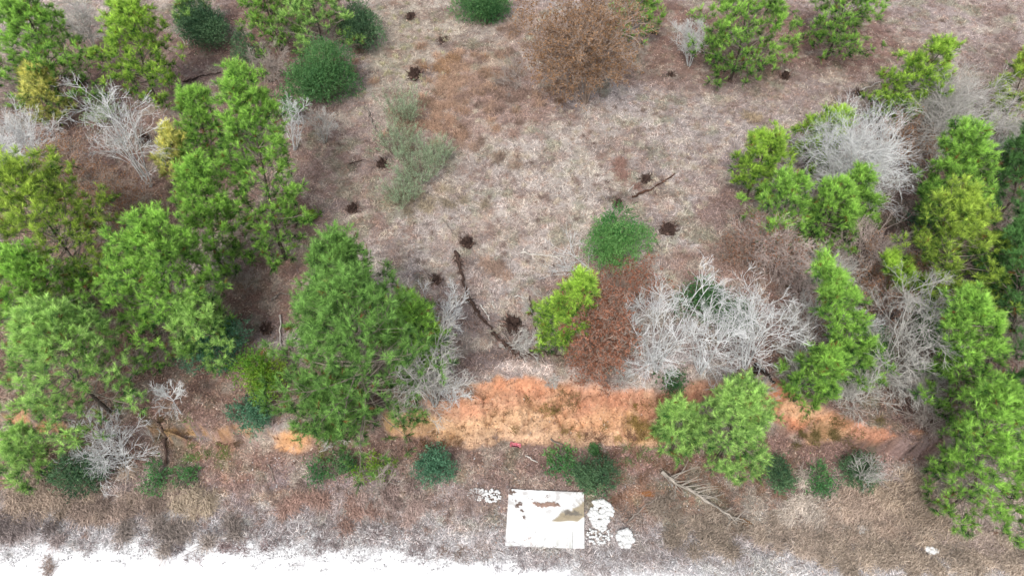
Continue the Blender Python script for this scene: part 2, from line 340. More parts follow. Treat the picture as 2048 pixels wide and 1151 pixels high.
patch_blades("dry_brush", [(90, 1000, 130, 28, 6500, (176, 158, 142)), (250, 1020, 100, 24, 4500, (166, 148, 136)), (40, 1050, 80, 20, 3000, (150, 138, 134)), (360, 1000, 60, 18, 2000, (184, 168, 148)),
    (1620, 1010, 50, 22, 3000, (192, 180, 168)), (1720, 1020, 80, 34, 5500, (190, 170, 154)), (1850, 1020, 90, 34, 6000, (182, 164, 146)), (1960, 1050, 70, 40, 5500, (196, 178, 168)),
    (1620, 1080, 90, 34, 4500, (178, 162, 148)), (1750, 1110, 120, 34, 6500, (180, 164, 148)), (1950, 1120, 130, 34, 6500, (186, 170, 154)), (1400, 1060, 120, 34, 4200, (160, 146, 132)),
    (2050, 960, 50, 50, 2400, (178, 158, 144)),
      (800, 1000, 100, 30, 1800, (170, 150, 142)), (640, 1010, 100, 24, 1600, (166, 138, 126)), (400, 1060, 120, 24, 2200, (162, 150, 142))],
    .82, .012, (.35, 1.4), 1.2, 170, .16)
GB = 1.3
patch_blades("verge_weeds", [(500, 1090, 80, 12, 450, (142, 122, 120)), (860, 1105, 48, 10, 270, (140, 124, 122)), (950, 1105, 52, 12, 315, (142, 124, 112)), (1060, 1125, 60, 14, 315, (150, 140, 140)), (300, 1085, 300, 10, 350, (150, 136, 134)), (800, 1092, 300, 10, 350, (150, 136, 134)), (500, 1065, 400, 20, 1600, (140, 126, 124)), (700, 1060, 120, 22, 1600, (150, 138, 136)), (100, 1135, 12, 14, 260, (160, 142, 132)), (360, 1100, 14, 6, 160, (120, 110, 112)), (1300, 1110, 150, 16, 1800, (160, 148, 144))], .36, .009, (.2, 1.3), .9, 22, .13)
GB = 1.0
patch_blades("bank_weeds", [(1080, 815, 40, 14, 380, (150, 130, 80)), (1140, 798, 20, 26, 350, (160, 136, 96)), (1655, 860, 50, 24, 1600, (140, 126, 84)), (1290, 845, 40, 20, 700, (166, 140, 84)), (1160, 865, 90, 14, 400, (176, 150, 100)),
    (860, 890, 60, 16, 400, (140, 110, 84)), (960, 815, 60, 16, 300, (150, 120, 90)), (1340, 830, 60, 20, 500, (150, 120, 80)), (250, 860, 160, 16, 1500, (120, 100, 76)), (1260, 930, 120, 40, 2200, (150, 116, 96)), (1450, 950, 120, 30, 1500, (150, 122, 100)),
    (395, 905, 18, 26, 400, (120, 150, 84)), (440, 915, 14, 20, 250, (130, 150, 84)), (1280, 915, 26, 16, 300, (120, 150, 90)), (690, 890, 50, 30, 700, (150, 160, 90))], .34, .010, (.2, 1.4), .7)
n = 9000
x, y, _ = scatter_pts(n); z = height(x, y); c, inb, rd = ground_col(x, y, z); keep = (rng.random(n) < .35 + .5 * litter_mask(c)) & (rd > .5) & (inb < .4); x, y, z = x[keep], y[keep], z[keep]; n = len(x)
kk = rng.random((n, 1)); v, f, cc = blades("twig_litter", x, y, z + .03, alb(206, 194, 184) * kk ** 1.5 + alb(86, 68, 60) * (1 - kk ** 1.5), .9, .011, (-.05, .12), .1, .2)
tag(obj("twig_litter", mesh("twig_litter", v, f, cc, M_dry)), kind='stuff')
# gravel
n = 90000
x, y, _ = scatter_pts(n, vmin=900); z = height(x, y); c, inb, rd = ground_col(x, y, z)
keep = (rng.random(n) < .06 + .8 * sm(2.6, .2, rd)) & (inb < .5) & (rd > -.4)
x, y, z = x[keep], y[keep], z[keep]; n = len(x); s = rng.uniform(.015, .055, n)
oc = np.array([[1, 0, 0], [0, 1, 0], [-1, 0, 0], [0, -1, 0], [0, 0, .8]]); ang = rng.uniform(0, 6.28, n); ca, sa = np.cos(ang), np.sin(ang)
v = oc[None] * (s[:, None, None] * rng.uniform(.6, 1.3, (n, 5, 1))); v = np.stack([v[..., 0] * ca[:, None] - v[..., 1] * sa[:, None], v[..., 0] * sa[:, None] + v[..., 1] * ca[:, None], v[..., 2]], -1)
v = v + np.stack([x, y, z + .01], -1)[:, None]; b = np.arange(n)[:, None] * 5
f = np.concatenate([b + q for q in ([0, 1, 4], [1, 2, 4], [2, 3, 4], [3, 0, 4])], 0)
cc = np.repeat(np.array([[.55, .54, .54]]) * (.45 + .65 * rng.random((n, 1))), 5, 0)
tag(obj("gravel", mesh("gravel", v.reshape(-1, 3), f, cc, M_rock)), kind='stuff')

# ------------------------------------------------------------------ tubes and branching
def tubes(P, Rr, sides=3):
    """P (N,S+1,3) polylines, Rr (N,S+1) radii -> verts, quads"""
    N, K, _ = P.shape; T = np.gradient(P, axis=1) if K > 1 else P; T = nrm(T)
    ref = np.where(np.abs(T[..., 2:3]) > .9, np.array([1., 0, 0]), np.array([0, 0, 1.])); a = nrm(np.cross(T, ref)); b = np.cross(T, a)
    th = np.arange(sides) / sides * 2 * math.pi
    ring = P[:, :, None] + Rr[:, :, None, None] * (a[:, :, None] * np.cos(th)[None, None, :, None] + b[:, :, None] * np.sin(th)[None, None, :, None])
    idx = np.arange(N * K * sides).reshape(N, K, sides); i2 = np.roll(idx, -1, 2)
    f = np.stack([idx[:, :-1], i2[:, :-1], i2[:, 1:], idx[:, 1:]], -1).reshape(-1, 4)
    return ring.reshape(-1, 3), f
def grow(g, p0, d0, L, S_, wander=.15, up=0.0):
    N = len(p0); P = np.empty((N, S_ + 1, 3)); P[:, 0] = p0; d = nrm(d0); L = np.broadcast_to(L, (N,))
    for i in range(S_):
        d = d + g.normal(0, wander, (N, 3)); d[:, 2] += up; d = nrm(d); P[:, i + 1] = P[:, i] + d * (L / S_)[:, None]
    return P
def branch(g, P, C, ang, L, tmin=.2, S_=4, wander=.15, up=0.0, taper=.6):
    N, K, _ = P.shape; t = g.uniform(tmin, 1, (N, C)); q = t * (K - 1); i = np.minimum(q.astype(int), K - 2); fr_ = q - i
    n_ = np.arange(N)[:, None]; a = P[n_, i]; b = P[n_, i + 1]; p = a + (b - a) * fr_[..., None]; d = nrm(b - a)
    r = nrm(np.cross(d, g.normal(0, 1, (N, C, 3)))); an = g.uniform(ang * .6, ang * 1.3, (N, C, 1))
    nd = d * np.cos(an) + r * np.sin(an)
    ll = L * g.uniform(.55, 1.2, (N, C)) * (1 - taper * t)
    return grow(g, p.reshape(-1, 3), nd.reshape(-1, 3), ll.ravel(), S_, wander, up), t.ravel()
def merge(parts):
    vs, fs, k = [], [], 0
    for v, f in parts: vs.append(v); fs.append(f + k); k += len(v)
    return np.concatenate(vs), np.concatenate(fs)
def rad(P, r0, r1):
    N, K, _ = P.shape; t = np.linspace(0, 1, K)[None]; r0 = np.broadcast_to(r0, (N,))[:, None]; return r0 * (1 - t) + r1 * t
def jitcol(c, n, g, a=.15): return np.tile(c, (n, 1)) * g.uniform(1 - a, 1 + a, (n, 1))

# ------------------------------------------------------------------ pines
NCOL = {'g': ((60, 122, 48), (142, 198, 82)), 'y': ((74, 138, 46), (158, 206, 78)), 'Y': ((140, 176, 78), (212, 226, 124)), 'l': ((82, 142, 66), (156, 206, 104)),
        'b': ((58, 106, 46), (116, 168, 78)), 'o': ((58, 116, 44), (156, 194, 76)), 'd': ((48, 92, 46), (96, 150, 76))}
def pine(i, u1, v1, u2, v2, rp, ck, label, z1=None, dens=1.0, zmax=8.0):
    rp *= 1.14; z1 = z1 or 1.5 + rp / 34 * .42
    g = np.random.default_rng(1000 + i); gp = at_plane(u1, v1, z1); g0 = float(height(gp[0], gp[1])); z1 = z1 + g0
    A = np.array([*at_plane(u1, v1, z1), z1]); best = None
    for dz in np.arange(2.2, zmax, .2):
        B = np.array([*at_plane(u2, v2, z1 + dz), z1 + dz]); s = np.hypot(*(B - A)[:2])
        if best is None or s < best[0]: best = (s, B)
    B = best[1]; D = B - A
    base = np.array([A[0] - D[0] * .15, A[1] - D[1] * .15, 0]); base[2] = float(height(base[0], base[1])) - .1
    r = rp / px_per_m(v1 * .6 + v2 * .4, z1 + 1.5); h = B[2] - base[2]
    cl = D[2] + r * .35                                   # crown length
    ax = np.stack([base, base * .45 + A * .55 + g.normal(0, .06, 3) * [1, 1, 0], A, A + D * .5 + g.normal(0, .1, 3) * [1, 1, 0], B, ]) - base
    root = thing("pine_tree", base, label, "pine tree", "pine trees round the clearing")
    ts = np.linspace(0, 4, 17); tr = np.stack([np.interp(ts, range(5), ax[:, k]) for k in range(3)], -1)[None]
    r0 = .010 * h + .035
    v, f = tubes(tr, rad(tr, r0, .018), 8); bark = alb(104, 92, 84)
    tk_ = obj("trunk", mesh("trunk", v, f, jitcol(bark, len(v), g), M_bark, True), root)
    # whorled limbs
    zb = max(.5, (A - base)[2] - r * .5); zt = ax[-1, 2]; nw = max(6, int((zt - zb) / .46)); P0, D0, L0 = [], [], []
    for k in range(nw):
        t = (k + g.uniform(-.3, .3)) / nw; t = min(max(t, 0), 1); zz = zb + (zt - zb) * t
        c = [np.interp(zz, tr[0][:, 2], tr[0][:, q]) for q in (0, 1)]
        prof = min(1, .72 + t * 1.6) * (1 - t ** 1.9) ** .75 + .08
        nb = int(g.integers(4, 7)); a0 = g.uniform(0, 6.28)
        for j in range(nb):
            a = a0 + j * 6.28 / nb + g.uniform(-.35, .35); el = .12 + .75 * t + g.uniform(-.12, .2)
            P0.append([c[0], c[1], zz]); D0.append([math.cos(a) * math.cos(el), math.sin(a) * math.cos(el), math.sin(el)])
            L0.append(max(.35, r * prof * g.uniform(.45, 1.12) * (1.2 if g.random() < .15 else 1)))
    P0, D0, L0 = map(np.array, (P0, D0, L0)); PB = grow(g, P0, D0, L0, 6, .09, .06)
    nc = max(3, int(round((1.6 + r * .85) * dens)))
    PT, tt = branch(g, PB, nc, .85, .38 * r + .25, .3, 3, .12, .12, .55)
    segs = [tubes(PB, rad(PB, .016 + .008 * L0, .008), 4)]; v1_, f1 = tubes(PT, rad(PT, .012, .006), 3)
    v, f = merge(segs + [(v1_, f1)]); obj("limbs", mesh("limbs", v, f, jitcol(alb(168, 156, 142), len(v), g, .25), M_bark), tk_)
    # shoots: several round every twig end and limb end, turned upward
    ends = np.concatenate([PT[:, -1], PB[:, -1]]); dirs = np.concatenate([PT[:, -1] - PT[:, -2], PB[:, -1] - PB[:, -2]])
    cap = int(np.clip(30 * r * cl, 190, 620))
    if len(ends) > cap: q = g.permutation(len(ends))[:cap]; ends, dirs = ends[q], dirs[q]
    m = 8; E = np.repeat(ends, m, 0) + g.normal(0, .05, (len(ends) * m, 3)); Dd = nrm(np.repeat(nrm(dirs), m, 0) * .5 + g.normal(0, .85, (len(ends) * m, 3)) + [0, 0, .7])
    clump = np.repeat(g.random(len(ends)), m)
    N = len(E); K = 30; sl = g.uniform(.16, .44, N)
    t = g.random((N, K)); th = g.uniform(0, 6.28, (N, K)); off = g.uniform(.25, 1.15, (N, K)) * (1.15 - .55 * t)
    ref = nrm(np.cross(Dd, g.normal(0, 1, (N, 3)))); rb = np.cross(Dd, ref)
    rd_ = ref[:, None] * np.cos(th)[..., None] + rb[:, None] * np.sin(th)[..., None]
    nd = Dd[:, None] * np.cos(off)[..., None] + rd_ * np.sin(off)[..., None]; nd[..., 2] -= .06
    p = E[:, None] + Dd[:, None] * (t * sl[:, None])[..., None]; l = g.uniform(.18, .30, (N, K, 1)); tip = p + nd * l
    wv = nrm(np.cross(nd, g.normal(0, 1, (N, K, 3)))) * .0075
    V_ = np.stack([p - wv, p + wv, tip], 2).reshape(-1, 3); F_ = np.arange(len(V_)).reshape(-1, 3)
    ca, cb = alb(*NCOL[ck][0]) * .58, alb(*NCOL[ck][1]) * 1.12  # dark tone: older inner needles, deepened to paint shade in the gaps
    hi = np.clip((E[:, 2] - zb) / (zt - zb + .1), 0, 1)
    mix = np.clip(clump * .55 + .3 * hi - .35 + .75 * np.clip(Dd[:, 2], 0, 1) + g.normal(0, .14, N), -.15, 1.35)[:, None, None]  # new growth plus painted top light: high and upward shoots brighter
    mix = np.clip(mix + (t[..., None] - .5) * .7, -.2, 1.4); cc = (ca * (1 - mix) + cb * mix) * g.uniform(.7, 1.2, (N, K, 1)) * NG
    dead = g.random((N, 1, 1)) < .015; cc = np.where(dead, alb(160, 110, 70), cc)
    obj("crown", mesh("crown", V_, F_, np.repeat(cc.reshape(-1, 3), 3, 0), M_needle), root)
    return root
NG = np.array([2.15, 1.8, 2.15])
pines = [
 (105,160,45,10,85,'g',"mid green pine leaning into the top left corner, dark trunk showing"),
 (92,205,72,140,46,'Y',"small yellow pine beside the dark trunk near the top left corner"),
 (292,150,262,15,76,'y',"bright yellow-green pine between the pale bare trees at the top left"),
 (385,28,368,-40,36,'l',"thin pine top poking over the dark shrub at the upper edge"),
 (545,52,505,-60,55,'g',"pine at the upper edge with its bare trunk standing over red litter"),
 (640,62,612,-40,76,'l',"light green pine at the upper edge left of the round dark shrub"),
 (430,505,392,330,62,'g',"narrow pine in front of the tallest left pine, below its left side"),
 (550,450,480,150,84,'g',"tallest pine of the left wood with tips reaching far up, edge of clearing"),
 (420,300,382,190,52,'g',"short pine at the left shoulder of the tall pine beside the bare tree"),
 (350,335,338,262,28,'Y',"slim yellowish sapling pine right of the white many-stemmed tree"),
 (140,510,40,360,128,'o',"broad olive-tipped pine at the left edge above the other pines"),
 (350,630,300,465,112,'g',"pine with star-shaped limbs right of the olive-tipped pine"),
 (120,620,40,530,100,'g',"mid green pine at the left edge wedged between two broad pines"),
 (165,770,95,650,120,'l',"wide light green pine overhanging the bank at the lower left"),
 (425,680,375,610,64,'l',"light pine bough crown above the dark teal shrub"),
 (60,925,28,860,42,'l',"small light pine at the left edge below the clay bank"),
 (730,775,685,600,152,'b',"biggest dark green pine standing at the lip of the orange bank"),
 (700,640,672,500,92,'b',"blue-green pine rising behind the biggest pine"),
 (835,700,818,620,72,'g',"yellow-green pine on the right shoulder of the biggest pine"),
 (680,835,650,780,84,'b',"low pine spreading below the biggest pine toward the ditch"),
 (1116,672,1168,560,47,'y',"slender bright pine beside the red-brown leafy tree in the middle"),
 (1480,95,1505,-40,100,'g',"full green pine at the upper edge right of the pale bare bush"),
 (1675,62,1705,-60,78,'g',"open pine at the upper edge right showing its forked trunk"),
 (1262,42,1285,-60,58,'g',"pine behind the big tan-leaved tree at the upper edge"),
 (1790,215,1888,98,54,'y',"bright pine tips above the domed bare tree at the upper right"),
 (2015,230,2055,120,54,'o',"olive pine cut by the right edge near the top"),
 (1512,350,1540,275,48,'y',"bright pine at the left tip of the slanting row by the clearing"),
 (1625,305,1682,232,42,'y',"slanting bright pine left of the white domed tree"),
 (1550,455,1580,365,64,'g',"green pine at the lower left corner of the group by the clearing"),
 (1650,455,1672,375,56,'g',"ragged green pine under the white domed tree on the right"),
 (1715,440,1722,345,34,'g',"single spike of pine in front of the white domed tree"),
 (1885,430,1930,265,68,'g',"pointed green pine between the two domed bare trees and olive pine"),
 (1885,580,1912,405,96,'o',"large pine with yellowish tips standing in the right wood"),
 (2030,640,2058,420,88,'d',"deep green pine along the right edge, mid height"),
 (2025,400,2062,262,60,'d',"dark pine along the right edge above the deep green one"),
 (1912,780,1935,600,74,'g',"bushy bright pine below the yellow-tipped pine"),
 (1712,740,1640,525,46,'g',"thin zigzag pine among the grey bare trees"),
 (1610,775,1668,712,48,'g',"small pine at the top of the bank among grey branches"),
 (1455,880,1478,790,80,'l',"flat spreading pine hanging over the right end of the clay bank"),
 (1950,970,1985,800,112,'g',"large pine in the lower right corner above the dry brush"),
 (1352,872,1352,812,44,'l',"small low pine touching the left side of the flat spreading pine"),
 (2035,840,2062,735,62,'d',"dark pine on the right edge behind the corner pine"),
 (1985,560,2015,470,46,'d',"dark slim pine squeezed between the yellow-tipped pine and the right edge"),
 (1835,585,1756,505,28,'y',"sapling pine leaning left beside the yellow-tipped pine"),
]
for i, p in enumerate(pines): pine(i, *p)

# ------------------------------------------------------------------ leafy shrubs
def leafcloud(g, P, D, n_per, ls, spread, wid=.45):
    N = len(P); t = g.random((N, n_per)); L = spread
    p = P[:, None] + D[:, None] * (t * L)[..., None] + g.normal(0, .02, (N, n_per, 3))
    d = nrm(D[:, None] * .7 + g.normal(0, .7, (N, n_per, 3))); s = g.uniform(.6, 1.3, (N, n_per, 1)) * ls
    w_ = nrm(np.cross(d, g.normal(0, 1, (N, n_per, 3)))) * s * wid * .5
    V_ = np.stack([p, p + d * s * .5 + w_, p + d * s, p + d * s * .5 - w_], 2).reshape(-1, 3)
    return V_, np.arange(len(V_)).reshape(-1, 4)
SC = {'dark': ((50, 86, 60), (106, 146, 100)), 'mid': ((54, 106, 60), (108, 158, 94)), 'bright': ((58, 124, 58), (128, 184, 104)), 'teal': ((50, 100, 74), (104, 156, 118)),
      'cedar': ((86, 140, 46), (142, 178, 62)), 'pale': ((124, 158, 108), (156, 184, 132)), 'sage': ((150, 178, 142), (190, 208, 172)), 'low': ((66, 126, 74), (100, 156, 90))}
def shrub(i, u, v, rx, ry, ck, label, ls=.10, hf=1.0, name="evergreen_shrub", dens=1.0):
    g = np.random.default_rng(3000 + i); m = px_per_m(v, 0); r = rx / m; hh = max(.45, (ry / m) * (1.7 if r > 1.4 else .8) * hf)
    gz = float(height(*at_plane(u, v, hh * .4))); b = at_plane(u, v + ry * .1, gz + hh * .45); base = np.array([b[0], b[1], float(height(b[0], b[1])) - .03])
    root = thing(name, base, label, "shrub", "evergreen shrubs")
    k = int(np.clip(6 + r * 5, 7, 22)); a = g.uniform(0, 6.28, k); q = np.sqrt(g.random(k)) * (.64 if rx > 46 else .86) * r
    ry_ = min(1.0, (ry / rx) * 1.05)
    C = np.stack([np.cos(a) * q, np.sin(a) * q * ry_, hh * (.30 + .38 * (1 - (q / r) ** 1.3)) + g.normal(0, .08 * hh, k)], -1); lr = g.uniform(*((.24, .44) if rx > 46 else (.16, .34)), k) * r
    C[0] = [0, .22 * r, hh * .78]; lr[0] = (.46 if rx > 46 else .3) * r; C[1] = [.1 * r, -.15 * r, hh * .42]; lr[1] = (.5 if rx > 46 else .36) * r
    area = (lr ** 2).sum() * 9; N = int(np.clip(area * 26 * dens, 150, 5200)); wi = g.choice(k, N, p=lr ** 2 / (lr ** 2).sum())
    n_ = nrm(g.normal(0, 1, (N, 3)) + [0, 0, .35]); P = C[wi] + n_ * (lr[wi] * g.uniform(.55, 1.0, N))[:, None] * [1, 1, min(1, .75 * hh / r + .2)]
    P[:, 2] = np.maximum(P[:, 2], .05); D = nrm(n_ + g.normal(0, .5, (N, 3)) + [0, 0, .5])
    V_, F_ = leafcloud(g, P, D, 9, ls, (g.uniform(.15, .45, (N, 1)) + .35 * (g.random((N, 1)) < .12)) * (1 if r > .8 else .55))
    ca, cb = alb(*SC[ck][0]), alb(*SC[ck][1]); lob = g.random(k); mx = np.clip(lob[wi] * .9 + g.random(N) * .6 - .25, 0, 1.3)[:, None, None]
    cc = (ca * (1 - mx) + cb * mx) * g.uniform(.7, 1.25, (N, 9, 1)) * SG
    obj("foliage", mesh("foliage", V_, F_, np.repeat(cc.reshape(-1, 3), 4, 0), M_leaf), root)
    st = grow(g, np.tile([0, 0, 0.], (k, 1)) + g.normal(0, .06, (k, 3)) * [1, 1, 0], C + [0, 0, .3], np.linalg.norm(C, axis=1), 4, .08)
    s2, _ = branch(g, st, 8, .7, r * .75, .3, 3, .12)
    v_, f_ = merge([tubes(st, rad(st, .03, .012), 5), tubes(s2, rad(s2, .012, .005), 5)])
    obj("stems", mesh("stems", v_, f_, jitcol(alb(172, 160, 148), len(v_), g), M_bark), root)
SG = np.array([1.9, 1.7, 1.8])
shrubs = [
 (402,55,66,48,'dark',"dark blue-green shrub below the thin pine top at the upper left"),
 (490,95,40,36,'dark',"smaller dark shrub right beside the larger dark one, upper left"),
 (720,58,54,54,'dark',"dark round shrub at the left edge of the clearing near the top"),
 (650,152,78,62,'mid',"wide dense green shrub below the dark round shrub"),
 (572,210,40,48,'bright',"lighter shrub between the wide green shrub and the tall left pine"),
 (965,8,62,32,'mid',"green shrub cut by the upper edge above the clearing"),
 (1235,478,70,74,'bright',"lone bright green rounded shrub in the middle of the clearing"),
 (624,430,17,18,'cedar',"tiny round yellow-green bush on bare soil at the clearing's left edge"),
 (432,685,76,66,'teal',"teal shrub under the pine boughs left of the yellow-green cedar"),
 (518,745,56,66,'cedar',"yellow-green cedar left of the biggest pine"),
 (502,822,50,54,'teal',"blue-green shrub hanging over the bank below the cedar"),
 (163,946,62,48,'dark',"dark green shrub in the lower left below the bank"),
 (316,945,42,48,'low',"green shrub just right of the radiating bare tree, lower left"),
 (378,956,34,26,'low',"low small bush right of the green shrub by the radiating bare tree"),
 (632,936,36,32,'low',"round bush below the low spreading pine, leftmost of its row"),
 (692,928,44,34,'mid',"second bush of the row below the low spreading pine"),
 (748,936,44,34,'cedar',"yellowish bush of the row below the low spreading pine"),
 (872,930,54,38,'teal',"teal bush in leaf litter below the clay, above the white rubble"),
 (1122,912,34,26,'bright',"light green bush right of the red scrap"),
 (1195,952,60,38,'dark',"dark spreading shrub just above the concrete slab's right corner"),
 (1135,936,42,30,'low',"low green bush between the light bush and the dark spreading shrub"),
 (1186,898,15,9,'mid',"tiny green sprig patch at the foot of the clay above the dark shrub"),
 (1553,948,48,42,'dark',"dark shrub under the right side of the flat spreading pine"),
 (1630,955,46,30,'low',"low green bush between two dark shrubs on the right"),
 (1716,940,52,42,'dark',"dark round shrub half covered by bare twigs, lower right"),
 (200,210,38,40,'pale',"pale green bush showing through the white many-stemmed tree"),
 (1845,425,34,42,'teal',"dark teal bush in the gap left of the pointed right pine"),
 (1400,600,60,40,'mid',"green shrub glimpsed behind the white bare trees in the middle right"),
 (1340,765,44,32,'mid',"green shrub hanging on the bank top under the white bare tree"),
 (1470,640,50,44,'mid',"second green shrub glimpsed under the right-hand white bare tree"),
 (1740,690,60,40,'mid',"green shrub among the grey dead branches below the zigzag pine"),
 (1860,660,50,50,'mid',"green shrub under the leaning dead trunk in the right wood"),
 (1890,215,44,36,'pale',"pale green bush inside the domed bare tree at the upper right"),
 (1655,320,40,30,'pale',"pale green bush inside the white domed tree"),
 (100,640,70,60,'mid',"green understory shrub below the mid green pine at the left edge"),
 (2010,560,60,90,'dark',"dark understory shrub between the right-edge pines"),
 (2000,330,50,60,'dark',"dark shrub behind the pointed pine at the right edge"),
 (975,500,0,0,'low',""),
]
for i, s in enumerate(shrubs):
    if s[2]: shrub(i, *s)
def sage(i, u, v, rx, ry, label):
    g = np.random.default_rng(4000 + i); m = px_per_m(v, 0); r = rx / m; rx *= 1.25; r *= 1.25; hh = ry / m * 2.1; b = at_plane(u, v + ry * .55, .1); base = np.array([b[0], b[1], float(height(b[0], b[1]))])
    root = thing("sage_bush", base, label, "shrub", "pale sage-green bushes in the clearing")
    k = int(30 + r * 46); a = g.uniform(0, 6.28, k); q = np.sqrt(g.random(k)) * r
    P0 = np.stack([np.cos(a) * q * .5, np.sin(a) * q * .4, np.zeros(k)], -1); D0 = nrm(np.stack([np.cos(a) * q, np.sin(a) * q, np.full(k, hh)], -1))
    st = grow(g, P0, D0, hh * g.uniform(.6, 1.1, k), 5, .07); tw, _ = branch(g, st, 9, .5, .5, .3, 3, .1, .1, .4)
    v_, f_ = merge([tubes(st, rad(st, .009, .005), 3), tubes(tw, rad(tw, .005, .003), 3)]); obj("stems", mesh("stems", v_, f_, jitcol(alb(160, 148, 124), len(v_), g), M_dry), root)
    P = tw[:, 1]; D = nrm(tw[:, -1] - tw[:, 1]); V_, F_ = leafcloud(g, P, D, 11, .085, g.uniform(.15, .4, (len(P), 1)), .22)
    mx = g.random((len(P), 1, 1)); cc = (alb(*SC['sage'][0]) * (1 - mx) + alb(*SC['sage'][1]) * mx) * g.uniform(1.3, 2.0, (len(P), 11, 1))
    obj("foliage", mesh("foliage", V_, F_, np.repeat(cc.reshape(-1, 3), 4, 0), M_leaf), root)
for i, s in enumerate([(808, 225, 28, 36, "tall sage-green plume bush, uppermost of the pale group"), (800, 285, 34, 36, "sage-green bush in the middle of the pale group left of tan grass"),
    (835, 335, 38, 36, "widest sage-green bush at the lower middle of the pale group"), (872, 310, 26, 26, "sage-green bush at the right side of the pale group"),
    (808, 385, 28, 28, "lowest and sparsest sage-green bush of the pale group")]): sage(i, *s)

# ------------------------------------------------------------------ bare and brown-leaved trees
BC = {'white': (252, 252, 250), 'grey': (220, 216, 208), 'dull': (198, 184, 174), 'pink': (232, 212, 202), 'brown': (206, 184, 168)}
def bare(i, bu, bv, u, v, rx, ry, ck, label, stems=5, h=None, dens=1.0, leaf=None, leafn=3, group="leafless grey trees", name="bare_tree", cat="bare tree", droop=0.03, thick=1.15, ls=.1):
    """(bu,bv) foot on the ground, (u,v) middle of the crown"""
    g = np.random.default_rng(5000 + i); x, y, z = ground_at(bu, bv); base = np.array([x, y, z - .05]); best = None
    for zc in np.arange(.4, 7.5, .1):
        c = at_plane(u, v, z + zc); s = np.hypot(c[0] - x, c[1] - y)
        if best is None or s < best[0]: best = (s, np.array([c[0] - x, c[1] - y, zc]))
    C = best[1]; m = px_per_m(v, z + C[2]); r = rx / m; rv = ry / m; H_ = h or (C[2] + rv * .75)
    root = thing(name, base, label, cat, group)
    k = stems; a = np.arange(k) / k * 6.28 + g.uniform(-.4, .4, k); q = g.uniform(.25, .75, k) * r * .8
    P0 = np.stack([np.cos(a), np.sin(a), np.zeros(k)], -1) * .10 * (k > 1)
    D0 = np.stack([C[0] + np.cos(a) * q * (k > 1), C[1] + np.sin(a) * q * (k > 1), np.full(k, H_)], -1); L0 = np.linalg.norm(D0, axis=1) * g.uniform(.8, 1.05, k)
    st = grow(g, P0, D0, L0, 8, .07, .02)
    c1 = int(round(7 * dens)) + (4 if k < 3 else 0); b1, t1 = branch(g, st, c1, .85, r * 1.1, .18, 5, .08, droop, .4)
    b2, _ = branch(g, b1, int(round(5 * min(1.2, dens))), .65, r * .55, .15, 4, .10, droop, .5)
    b3, _ = branch(g, b2, 4, .65, r * .28 + .12, .15, 3, .13, droop, .4)
    b4, _ = branch(g, b3, 2, .7, .14 * r + .1, .2, 2, .18, 0, .3)
    for B in (st, b1, b2, b3, b4):
        lo = np.float64(.06); B[..., 2] = np.where(B[..., 2] < lo, lo + .02 * g.random(B[..., 2].shape), B[..., 2])
    col = alb(*BC[ck]); tk = thick * (.6 + .12 * r)
    v_, f_ = tubes(st, rad(st, .034 * tk + .008 * H_ / 4, .010), 7); obj("trunk", mesh("trunk", v_, f_, jitcol(col * .85, len(v_), g, .2), M_pale, True), root)
    v_, f_ = merge([tubes(b1, rad(b1, .017 * tk, .007), 4), tubes(b2, rad(b2, .0115 * tk, .006), 4)]); br_ = obj("branches", mesh("branches", v_, f_, jitcol(col, len(v_), g, .2), M_pale), root)
    v_, f_ = merge([tubes(b3, rad(b3, .0082, .0045), 3), tubes(b4, rad(b4, .0065, .004), 3)]); obj("twigs", mesh("twigs", v_, f_, jitcol(col, len(v_), g, .25), M_pale), br_)
    if leaf:
        T = b3[:, 1:].reshape(-1, 3); T = T[g.random(len(T)) < leafn / 3]; V_, F_ = leafcloud(g, T, nrm(g.normal(0, 1, T.shape)), 3, ls, g.uniform(.05, .25, (len(T), 1)), .6)
        nn = len(V_) // 4; mx = g.random((nn, 1)); cc = (alb(*leaf) * (1 - mx) + alb(*[min(255, q * 1.28) for q in leaf]) * mx) * g.uniform(.6, 1.25, (nn, 1))
        obj("dead_leaves", mesh("dead_leaves", V_, F_, np.repeat(cc, 4, 0), M_leaf), root)
